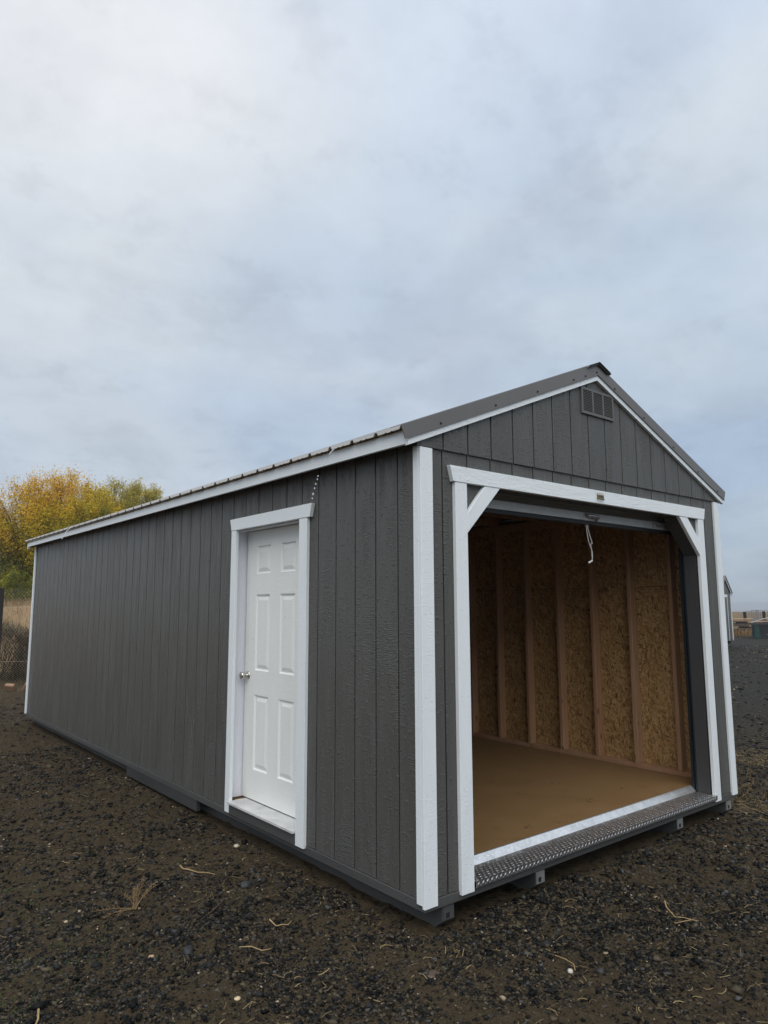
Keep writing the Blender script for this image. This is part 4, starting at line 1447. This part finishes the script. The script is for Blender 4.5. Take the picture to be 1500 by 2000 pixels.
# grassy bank behind the fence
tt = np.linspace(-40, 17, 100); uu = np.concatenate([np.linspace(1.2, 16, 26), np.linspace(18, 90, 14)])
TT, UU = np.meshgrid(tt, uu)
prof_ = np.clip((UU - 1.2) / 11.0, 0, 1); prof_ = prof_ * prof_ * (3 - 2 * prof_)
shr = np.clip((15.5 - TT) / 7, 0, 1)
BZ = GZ - 0.06 + prof_ * 1.75 * shr * (0.85 + 0.3 * fbm(TT * 0.2 + 50, UU * 0.2, 3, 70)) + (fbm(TT * 1.3 + 99, UU * 1.3, 3, 71) - 0.5) * 0.18 * np.clip((UU - 1.2), 0, 1) * shr - 0.05 * (1 - shr)
BX = FB[0] + FR[0] * TT + FN[0] * UU; BY = FB[1] + FR[1] * TT + FN[1] * UU


def mat_bank():
    a = Mat('dry grass bank')
    v = a.coord(rnd=False)
    n1 = a.noise(v, 1.6, 5, 0.7); n2 = a.noise(a.scale(v, (1, 1, 0.3)), 14, 4, 0.7)
    c = a.mix(n1, (0.26, 0.165, 0.085), (0.42, 0.30, 0.165))
    c = a.mix(a.ramp(n2, [(0.35, 0.5), (0.6, 0.0)]), c, (0.10, 0.07, 0.04))
    a.set(c, 0.9, spec=0.1)
    a.bump(n2, 0.8, 0.05)
    return a.m


n = len(tt); m_ = len(uu)
ii = np.arange(n * m_).reshape(m_, n)
Fb = np.stack([ii[:-1, :-1], ii[:-1, 1:], ii[1:, 1:], ii[1:, :-1]], -1).reshape(-1, 4)
tag(np_build('grass_bank', np.stack([BX, BY, BZ], -1).reshape(-1, 3), Fb, mat_bank(), smooth=True), kind='structure')


def bank_z(t, u):
    pr = np.clip((u - 1.2) / 11.0, 0, 1); pr = pr * pr * (3 - 2 * pr)
    return GZ - 0.05 + pr * 1.6


# tall dry grass on the bank
n = 15000
t = RNG.uniform(-9, 6, n); u = RNG.uniform(3.5, 20, n)
P = np.stack([FB[0] + FR[0] * t + FN[0] * u, FB[1] + FR[1] * t + FN[1] * u, bank_z(t, u)], -1)
V, F, C = blades(P, RNG.uniform(0.25, 0.65, n), RNG.uniform(0.1, 0.8, n), RNG.uniform(0.006, 0.016, n), np.array((0.40, 0.27, 0.15)) * RNG.uniform(0.45, 1.2, n)[:, None] * np.where(RNG.random(n) < 0.15, 0.45, 1)[:, None])
tag(np_build('tall_dry_grass', V, F, m_straw, cols=C), kind='stuff')

# dry bushes tangled behind the fence
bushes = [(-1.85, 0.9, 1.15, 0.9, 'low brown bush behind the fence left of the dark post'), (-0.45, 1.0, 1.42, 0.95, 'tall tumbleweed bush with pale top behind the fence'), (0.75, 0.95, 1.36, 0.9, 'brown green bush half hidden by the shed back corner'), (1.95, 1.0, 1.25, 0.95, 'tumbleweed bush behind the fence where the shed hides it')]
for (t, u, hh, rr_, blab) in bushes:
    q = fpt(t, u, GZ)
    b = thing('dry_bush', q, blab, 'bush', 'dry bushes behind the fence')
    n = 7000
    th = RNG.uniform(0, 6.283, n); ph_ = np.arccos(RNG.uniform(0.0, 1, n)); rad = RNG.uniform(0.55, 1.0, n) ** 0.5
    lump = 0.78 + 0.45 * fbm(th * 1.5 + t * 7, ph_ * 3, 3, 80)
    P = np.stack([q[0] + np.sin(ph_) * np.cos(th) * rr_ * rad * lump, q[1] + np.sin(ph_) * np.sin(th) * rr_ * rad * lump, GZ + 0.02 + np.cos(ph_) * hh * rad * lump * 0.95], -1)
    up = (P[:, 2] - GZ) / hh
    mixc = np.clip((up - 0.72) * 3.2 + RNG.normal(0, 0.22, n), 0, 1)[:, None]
    colr = np.array((0.048, 0.043, 0.024)) * (1 - mixc) + np.array((0.26, 0.22, 0.11)) * mixc  # inner shade of the bush put into the darker lower foliage colour
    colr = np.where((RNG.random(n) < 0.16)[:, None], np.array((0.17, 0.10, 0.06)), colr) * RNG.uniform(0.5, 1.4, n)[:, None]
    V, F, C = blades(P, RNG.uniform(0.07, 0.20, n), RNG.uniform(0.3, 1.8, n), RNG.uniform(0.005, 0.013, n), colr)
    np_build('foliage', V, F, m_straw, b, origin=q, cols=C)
    mb = MB()
    for k in range(18):
        a_ = random.uniform(0, 6.283); l_ = random.uniform(0.6, 0.95)
        mb.tube([q, (q[0] + math.cos(a_) * rr_ * 0.35 * l_, q[1] + math.sin(a_) * rr_ * 0.35 * l_, GZ + hh * 0.45 * l_), (q[0] + math.cos(a_) * rr_ * 0.6 * l_, q[1] + math.sin(a_) * rr_ * 0.6 * l_, GZ + hh * 0.85 * l_)], [0.012, 0.007, 0.003], 4)
    build(mb, 'stems', m_bark, b)

# weedy litter at the foot of the fence
n = 2600
t = RNG.uniform(-3.5, 3, n); u = RNG.uniform(-4.2, 0.5, n)
xx = FB[0] + FR[0] * t + FN[0] * u; yy = FB[1] + FR[1] * t + FN[1] * u
P = np.stack([xx, yy, ground_h(xx, yy)], -1)
dn = RNG.random(n) < np.where(u > -0.8, 1.0, np.where(fbm(xx * 1.5, yy * 1.5, 2, 91) > 0.5, 0.8, 0.1))
P = P[dn]; n = len(P)
V, F, C = blades(P, RNG.uniform(0.04, 0.18, n), RNG.uniform(0.4, 1.8, n), RNG.uniform(0.004, 0.009, n), np.array((0.20, 0.145, 0.075)) * RNG.uniform(0.3, 1.2, n)[:, None], 0.8)
tag(np_build('fence_grass', V, F, m_straw, cols=C), kind='stuff')

# bits of rubbish at the fence foot
card = mat_simple('wet cardboard', (0.27, 0.165, 0.10), 0.8, 0, 0.2, 10)


def debris(name, px, py, sx, sy, sz, rot, mat, label, cat):
    mb = MB().box(-sx / 2, sx / 2, -sy / 2, sy / 2, 0, sz)
    o = build(mb, name, mat, None, origin=(0, 0, 0), bevel=min(sx, sy, sz) * 0.12)
    o.location = (px, py, gz(px, py) - 0.005); o.rotation_euler = rot
    return tag(o, label, cat)


debris('brick', 0.70, 13.10, 0.17, 0.09, 0.15, (0.5, 0.1, -0.55), card, 'tan broken block tilted at the foot of the fence', 'block')
debris('block', 0.90, 13.00, 0.05, 0.16, 0.20, (0.35, 0.5, -0.3), card, 'thin reddish slab leaning beside the tan block', 'slab')
debris('timber_offcut', 1.42, 13.25, 0.34, 0.12, 0.10, (0.1, 0.1, 0.3), post_m, 'black timber offcut lying by the shed back corner', 'wood')
debris('timber_offcut', 0.30, 13.1, 0.40, 0.10, 0.07, (0.05, 0.0, -0.5), post_m, 'flat black board on soil left of the tan block', 'wood')


# --- trees
def tree(px, py, height, rad, base_z, seed, pal, label, nclump=150, nleaf=92, low=0.06, cat='tree', leaf=(0.05, 0.12), bare=0.5, name='autumn_tree', stem=0.02):
    rg = np.random.default_rng(seed)
    rd = random.Random(seed)
    o = thing(name, (px, py, base_z), label, cat)
    tw = MB()
    tr_top = height * 0.55
    trunk = [(px, py, base_z - 0.3)]
    for k in range(1, 6):
        trunk.append((px + rd.uniform(-.12, .12) * k * rad * 0.12, py + rd.uniform(-.12, .12) * k * rad * 0.12, base_z + tr_top * k / 5))
    tw.tube(trunk, [height * stem * (1 - 0.16 * k) for k in range(6)], 7)
    # clump centres inside a lumpy crown
    cs = []
    while len(cs) < nclump:
        x, y, z = rg.uniform(-1, 1), rg.uniform(-1, 1), rg.uniform(low, 1)
        ang_ = math.atan2(y, x)
        prof_r = math.sin(math.pi * min(1, (z * 0.80 + 0.20))) ** 0.42 if z < 1 else 0
        lump = 0.80 + 0.28 * math.sin(ang_ * 3 + seed) + 0.20 * math.sin(ang_ * 5 + z * 9 + seed * 2)
        r = math.hypot(x, y)
        if r < prof_r * lump and (r > 0.25 or rg.random() < 0.5):
            cs.append((x, y, z))
    cs = np.array(cs)
    LV, LC = [], []
    for (x, y, z) in cs:
        c = np.array((px + x * rad, py + y * rad, base_z + z * height))
        t0 = rd.random() * 0.6 + 0.15
        h0 = min(z * height * 0.72, tr_top) * (0.55 + 0.45 * t0)
        s0 = np.array((px, py, base_z + h0))
        mid = s0 * 0.45 + c * 0.55 + np.array((rd.uniform(-.2, .2), rd.uniform(-.2, .2), 0.12 * rad))
        tip = c + np.array((x, y, 1.0)) * rd.uniform(0.15, 0.45) * rad * 0.35
        tw.tube([s0, mid, c, tip], [height * 0.0036, height * 0.0022, height * 0.0012, 0.004], 4, cap=False)
        for q in range(3):
            d = np.array((rg.normal(0, 1) + x, rg.normal(0, 1) + y, abs(rg.normal(0, 1)) + 0.6)); d /= np.linalg.norm(d)
            tw.tube([c, c + d * rg.uniform(0.3, 0.75) * rad * 0.26], [0.009, 0.003], 3, cap=False)
        top = np.clip(z + rg.normal(0, 0.12), 0, 1)
        nl = int(nleaf * (1 - bare * (z > 0.84) * 0.6))
        ax = np.array((x * 0.9, y * 0.9, 0.7 + 0.5 * z)); ax /= np.linalg.norm(ax)
        g1 = rg.normal(0, 1, (nl, 3)) * rad * 0.088
        al = rg.normal(0, 1, nl)[:, None] * rad * 0.10 * ax
        pp = c + g1 * np.array((1, 1, 0.85)) + al
        base = pal(top, rd.random(), x)
        LV.append(pp); LC.append(np.array(base) * rg.uniform(0.55, 1.4, (nl, 1)) * np.array((1, 1, 1)))
    P = np.concatenate(LV); C = np.concatenate(LC)
    P[:, 2] = np.maximum(P[:, 2], base_z + 0.05)
    n = len(P)
    Rr = rand_rot(n)
    l = RNG.uniform(*leaf, n); w = l * RNG.uniform(0.30, 0.55, n)
    q = np.stack([-Rr[:, 0] * l[:, None], Rr[:, 1] * w[:, None], Rr[:, 0] * l[:, None], -Rr[:, 1] * w[:, None]], 1) + P[:, None]
    np_build('crown', q.reshape(-1, 3), np.arange(4 * n).reshape(-1, 4), m_leaf, o, origin=(px, py, base_z), cols=np.repeat(C, 4, 0))
    build(tw, 'trunk', m_bark, o)
    return o


def lerp(a, b, t):
    return tuple(x + (y - x) * t for x, y in zip(a, b))


GOLD, AMBER, OLIVE, GREEN, DEEP = (0.70, 0.49, 0.035), (0.76, 0.46, 0.055), (0.46, 0.39, 0.028), (0.23, 0.23, 0.028), (0.10, 0.115, 0.020)


def pal_gold(z, r, x):
    if z > 0.72:
        return lerp(GOLD, AMBER, r)
    if z > 0.46:
        return lerp(OLIVE, GOLD, r * 0.7)
    return lerp(GREEN, OLIVE, max(0, (z - 0.16) * 2.6) * r) if r > 0.25 else DEEP


def pal_mixed(z, r, x):
    if z > 0.70:
        return lerp(OLIVE, GOLD, r)
    if z > 0.4:
        return lerp(GREEN, OLIVE, r)
    return lerp(DEEP, GREEN, r)


def pal_green(z, r, x):
    if z > 0.74:
        return lerp((0.34, 0.31, 0.06), (0.60, 0.48, 0.09), r)
    return lerp((0.14, 0.15, 0.03), (0.36, 0.33, 0.05), r)


def at(px, fw, z):
    """ground position of a photo column at a given depth in front of the camera"""
    fh = math.hypot(F_.x, F_.y)
    a_ = (fw - (z - CP.z) * F_.z) / fh
    b_ = fw * (px - 750) / 1366.73
    return (CP.x + F_.x / fh * a_ + R_.x * b_, CP.y + F_.y / fh * a_ + R_.y * b_, z)


TB = 1.2
for (px, fw, top, rad, sd_, pal, nm, lab_) in (
        (-75, 47, 9.9, 2.9, 3, pal_gold, 'autumn_tree', 'amber leafed tree cut off by the left edge'),
        (42, 44, 9.75, 3.0, 5, pal_gold, 'autumn_tree', 'golden tree with bare twigs left of the tallest tree'),
        (122, 45, 10.45, 2.75, 8, pal_gold, 'autumn_tree', 'tallest golden tree with rounded orange top'),
        (178, 43, 8.9, 2.0, 12, pal_mixed, 'autumn_tree', 'olive yellow tree on the right shoulder of the tallest tree'),
        (222, 48, 10.75, 2.2, 17, pal_green, 'willow_tree', 'thin green willow with spiky top right of the golden trees'),
        (262, 50, 10.75, 2.2, 21, pal_green, 'willow_tree', 'pale green willow in the middle of the willow row'),
        (290, 50, 10.3, 1.7, 26, pal_green, 'willow_tree', 'rightmost green willow just showing over the shed roof')):
    q = at(px, fw, TB)
    big = pal is not pal_green
    tree(q[0], q[1], top - TB, rad, TB, sd_, pal, lab_, 400 if big else 330, 240 if big else 230, name=nm, leaf=(0.030, 0.080), stem=0.017 if big else 0.012, bare=0.35)
q = at(-12, 36, 1.3)
tree(q[0], q[1], 2.1, 1.0, 1.2, 31, lambda z, r, x: lerp((0.22, 0.22, 0.02), (0.36, 0.33, 0.03), r), 'low yellow green shrub at the foot of the golden trees', 50, 70, 0.05, 'shrub', (0.03, 0.08), 0.0, 'leafy_shrub')
q = at(28, 36, 1.3)
tree(q[0], q[1], 2.3, 1.1, 1.2, 33, lambda z, r, x: lerp((0.11, 0.13, 0.018), (0.26, 0.25, 0.03), r), 'dark green shrub behind the fence top beside the shed corner', 50, 70, 0.05, 'shrub', (0.03, 0.08), 0.0, 'leafy_shrub')

# ------------------------------------------------------------------ background, right
# small grey shed further along the row; local frame: front wall on y = 0, right front corner at x = 0
small = thing('small_shed', (0, 0, GZ), 'small grey shed with white trim far behind the large shed', 'shed')
sw, sh_, slen = 2.7, 1.98, 4.0
smx = -sw / 2
mb = MB().box(-sw + 0.03, -0.03, 0.0, 0.02, 0.0, sh_ - 0.1)
fwl = build(mb, 'wall', m_siding, small)
for k in range(13):
    x0 = -sw + 0.04 + k * 0.2032
    if -1.9 < x0 < -1.1:
        continue
    build(MB().box(x0, min(x0 + 0.196, -0.03), -0.011, -0.0005, 0.02, sh_ - 0.1), 'siding_board', m_siding, fwl)
build(MB().box(-sw + 0.02, -sw + 0.04, 0.02, slen, 0, sh_ - 0.1).box(-0.04, -0.02, 0.021, slen, 0, sh_ - 0.1).box(-sw + 0.04, -0.04, slen - 0.02, slen, 0, sh_ - 0.1), 'wall', m_siding, small)
gp = [(-sw + 0.03, sh_ - 0.0995), (-0.03, sh_ - 0.0995), (smx, sh_ + 0.52)]
build(MB().prism(gp, 1, -0.012, 0.018), 'gable', m_siding, small)
for x0, x1 in ((-0.095, 0.0), (-sw, -sw + 0.095)):
    build(MB().box(x0, x1, -0.03, -0.0115, -0.02, sh_ - 0.05), 'corner_board', m_white_v, small)
build(MB().box(-1.86, -1.04, -0.03, -0.0005, 0.02, sh_ - 0.26), 'door', m_siding, small)
build(MB().box(-1.97, -0.93, -0.036, -0.0305, sh_ - 0.26, sh_ - 0.15), 'header_board', m_white_x, small)
build(MB().box(-1.039, -0.95, -0.034, -0.0115, 0.0, sh_ - 0.261), 'door_casing', m_white_v, small)
build(MB().box(-1.95, -1.861, -0.034, -0.0115, 0.0, sh_ - 0.261), 'door_casing', m_white_v, small)
for sgn in (-1, 1):
    xe = smx + sgn * (sw / 2 + 0.14)
    s_ = 0.44
    ze = sh_ + 0.56 - s_ * abs(xe - smx)
    build(MB().prism([(xe, ze), (smx, sh_ + 0.56), (smx, sh_ + 0.60), (xe, ze + 0.04)], 1, -0.09, slen + 0.05), 'roof', m_trimmetal, small)
    build(MB().prism([(xe, ze - 0.09), (smx, sh_ + 0.47), (smx, sh_ + 0.559), (xe, ze - 0.001)], 1, -0.06, -0.035), 'rake_board', m_white_x, small)
for x0 in (-sw + 0.25, -0.35):
    build(MB().box(x0, x0 + 0.09, 0.02, slen, -0.15, -0.021), 'skid', m_greyboard, small)
build(MB().box(-sw + 0.02, -0.02, 0.021, slen - 0.03, -0.02, -0.0005), 'floor', m_greyboard, small)
small.location = (27.0, 10.8, GZ + 0.15)
small.rotation_euler.z = math.radians(16.5)

# open rubbish bin with boards on top
VB = at(1469, 36, GZ)
binT = thing('rubbish_bin', (0, 0, 0), 'black open rubbish bin heaped with wooden boards at right edge', 'skip bin')
bl, bw, bh = 3.4, 1.7, 0.78
mb = MB()
for p in ([(0, 0.12), (0.2, 0), (bl - 0.2, 0), (bl, 0.12), (bl, bh), (0, bh)],):
    mb.prism(p, 1, 0, 0.05); mb.prism(p, 1, bw - 0.05, bw)
mb.box(0.0, 0.05, 0.05, bw - 0.05, 0.12, bh).box(bl - 0.05, bl, 0.05, bw - 0.05, 0.12, bh).box(0.2, bl - 0.2, 0.05, bw - 0.05, 0, 0.05)
build(mb, 'body', mat_simple('black bin steel', (0.016, 0.018, 0.019), 0.5, 0, 0.4, 3), binT)
build(MB().box(-0.03, bl + 0.03, -0.035, 0.0, bh - 0.06, bh + 0.02).box(-0.03, bl + 0.03, bw, bw + 0.035, bh - 0.06, bh + 0.02), 'rim', mat_simple('grey bin rim', (0.06, 0.062, 0.065), 0.5), binT)
green = mat_simple('green bin corner', (0.008, 0.045, 0.038), 0.5, 0, 0.3, 4)
build(MB().prism([(0.10, 0.06), (0.30, 0.0), (0.42, 0.0), (0.30, bh - 0.08), (0.14, bh - 0.08)], 1, -0.03, -0.002), 'green_panel', green, binT)
scr = mat_simple('bin scratches', (0.20, 0.20, 0.20), 0.6)
mb = MB()
for k in range(9):
    x = 0.62 + 0.3 * k; z = random.uniform(0.2, 0.55)
    mb.prism([(x, z), (x + random.uniform(.1, .25), z + random.uniform(.02, .14)), (x + random.uniform(.08, .2), z + 0.01)], 1, -0.006, -0.001)
build(mb, 'scratches', scr, binT)
binT.location = VB
binT.rotation_euler.z = math.radians(-66)
bd = Matrix.Rotation(binT.rotation_euler.z, 4, 'Z')
bin_boards = [(-0.15, 0.2, 0.80, 1.9, 0.28, m_freshboard, 'pale plank across the near end of the black bin'), (0.1, 0.5, 0.83, 2.2, 0.10, m_freshboard, 'light sawn board lying along the black bin top'), (0.75, 0.8, 0.90, 2.3, 0.55, m_weathered, 'brown board tilted up at the far side of the black bin'), (0.55, 1.1, 0.96, 2.0, 0.18, m_freshboard, 'topmost yellow board of the black bin heap'), (0.25, 1.3, 0.86, 2.4, -0.2, m_weathered, 'grey board slanting behind the bin heap')]
for (x, y, z, ln_, az, mt, lb) in bin_boards:
    o = build(MB().box(0, ln_, 0, 0.2, 0, 0.045), 'plank', mt, None, origin=(0, 0, 0), bevel=0.004)
    o.location = Vector(VB) + bd @ Vector((x, y, z))
    o.rotation_euler = (0.05, random.uniform(-.10, -0.02), binT.rotation_euler.z + az * 0.4)
    tag(o, lb, 'board', 'boards in the rubbish bin')
pole = build(MB().tube([(0, 0, 0), (1.25, 0, 0.42)], 0.02, 5), 'metal_pole', m_galv, None, origin=(0, 0, 0))
pole.location = Vector(VB) + bd @ Vector((0.0, -0.02, 0.82)); pole.rotation_euler.z = binT.rotation_euler.z
tag(pole, 'thin pale metal pole leaning from the black bin up to the post', 'pole')

# lumber pile and crate beside the small shed
LPx = at(1428, 43, GZ)
az_ = math.radians(-63)
rotl = Matrix.Rotation(az_, 4, 'Z')
lab_pl = ['grey weathered plank at the bottom of the lumber pile', 'dark plank low in the lumber pile', 'brown plank in the middle of the lumber pile', 'long pale plank near the top of the lumber pile', 'reddish board on top of the lumber pile', 'white edged board topping the lumber pile', 'short brown plank at the left of the lumber pile', 'rough grey plank at the back of the lumber pile']
for i, (x, z, ln_, mt) in enumerate(((0.2, 0.50, 2.9, m_weathered), (0.0, 0.56, 2.7, m_weathered), (0.3, 0.62, 2.6, m_weathered), (-0.1, 0.69, 2.2, m_weathered), (-0.3, 0.76, 1.3, m_stud), (0.1, 0.83, 1.2, m_freshboard), (-0.4, 0.42, 1.4, m_weathered), (0.5, 0.36, 2.6, m_weathered))):
    o = build(MB().box(0, ln_, 0, 0.9, 0, 0.05), 'plank', mt, None, origin=(0, 0, 0), bevel=0.005)
    o.location = Vector(LPx) + rotl @ Vector((x, 0.1 * (i % 3), z)); o.rotation_euler = (0, random.uniform(-.03, .03), az_ + random.uniform(-.06, .06))
    tag(o, lab_pl[i], 'plank', 'planks in the lumber pile')
lab_lo = ['lowest dark plank lying on the ground under the lumber pile', 'second plank from the ground in the lumber pile', 'third dark plank from the ground in the lumber pile', 'sagging plank halfway up the lumber pile']
for i in range(4):
    o = build(MB().box(0, 2.6 - 0.1 * i, 0, 1.0, 0, 0.07), 'plank', m_weathered, None, origin=(0, 0, 0), bevel=0.005)
    o.location = Vector(LPx) + rotl @ Vector((0.25 + 0.06 * i, 0.45, 0.02 + 0.085 * i)); o.rotation_euler = (0, 0, az_ + random.uniform(-.05, .05))
    tag(o, lab_lo[i], 'plank', 'planks in the lumber pile')
crate = thing('wooden_crate', (0, 0, 0), 'low slatted wooden crate under the lumber pile', 'crate')
for k in range(4):
    build(MB().box(0.0, 0.75, 0.0, 0.03, 0.02 + k * 0.085, 0.08 + k * 0.085), 'slat', m_weathered, crate)
for x in (0.0, 0.72):
    build(MB().box(x, x + 0.04, 0.031, 0.55, 0.0, 0.35), 'side', m_weathered, crate)
crate.location = Vector(LPx) + rotl @ Vector((0.35, -0.1, 0.0)); crate.rotation_euler.z = az_
for px, tp, lb in ((1456.5, 1.15, 'dark wooden post left of the wire cage panels'), (1494, 1.18, 'dark wooden post behind the black rubbish bin')):
    q = at(px, 45, GZ)
    o = build(MB().box(q[0] - 0.075, q[0] + 0.075, q[1] - 0.075, q[1] + 0.075, GZ - 0.05, tp), 'fence_post', post_m, None, bevel=0.01)
    tag(o, lb, 'post', 'posts at the yard edge')
# wire cage panels
cage_m = mat_simple('galvanised cage', (0.20, 0.215, 0.23), 0.5, 0.4, 0.15)
for px, fw, ln_, ht, az2, lb in ((1450, 50, 0.75, 1.12, -60, 'short wire livestock panel left of the dark post'), (1459, 50, 0.9, 1.30, -66, 'wire livestock panel right of the dark post'), (1470, 51, 1.0, 1.36, -68, 'tall wire livestock panel with dense bars'), (1478, 52, 0.5, 1.36, 5, 'side wire panel closing the livestock pen')):
    q = at(px, fw, GZ)
    mb = MB()
    for x in (0, ln_):
        mb.tube([(x, 0, 0), (x, 0, ht)], 0.022, 5)
    for z in (0.08, ht * 0.5, ht):
        mb.tube([(0, 0.0, z), (ln_, 0.0, z)], 0.018, 5)
    o = build(mb, 'wire_panel', cage_m, None, origin=(0, 0, 0))
    mb = MB()
    nb = max(3, int(ln_ / 0.13))
    for k in range(1, nb):
        mb.tube([(ln_ * k / nb, 0.0, 0.09), (ln_ * k / nb, 0, ht - 0.02)], 0.010, 4)
    build(mb, 'bars', cage_m, o, origin=(0, 0, 0))
    o.location = q; o.rotation_euler.z = math.radians(az2)
    tag(o, lb, 'wire panel')
# dry grass along the yard edge
n = 2600
pxs = RNG.uniform(1420, 1560, n); fws = RNG.uniform(36.5, 44, n)
PT = np.array([at(a_, b_, GZ) for a_, b_ in zip(pxs, fws)])
kk = (fbm(PT[:, 0] * 0.8, PT[:, 1] * 0.8, 2, 95) > 0.42) & ((fws > 39) | (pxs < 1462))
PT = PT[kk]; n = len(PT)
V, F, C = blades(PT, RNG.uniform(0.12, 0.42, n), RNG.uniform(0.2, 1.0, n), RNG.uniform(0.012, 0.03, n), np.array((0.27, 0.165, 0.070)) * RNG.uniform(0.3, 1.2, n)[:, None])
tag(np_build('yard_edge_grass', V, F, m_straw, cols=C), kind='stuff')

# ------------------------------------------------------------------ thin mist over the plain
hz = bpy.data.materials.new('mist')
hz.use_nodes = True
hz.node_tree.nodes.clear()
ho = hz.node_tree.nodes.new('ShaderNodeOutputMaterial')
pv = hz.node_tree.nodes.new('ShaderNodeVolumePrincipled')
pv.inputs['Color'].default_value = (0.80, 0.87, 0.96, 1)
pv.inputs['Density'].default_value = 0.00055
hz.node_tree.links.new(pv.outputs[0], ho.inputs['Volume'])
o = build(MB().box(-6500, 6500, -6500, 6500, -15.3, 34.0), 'haze', hz, None, origin=(0, 0, 0))
tag(o, kind='stuff')
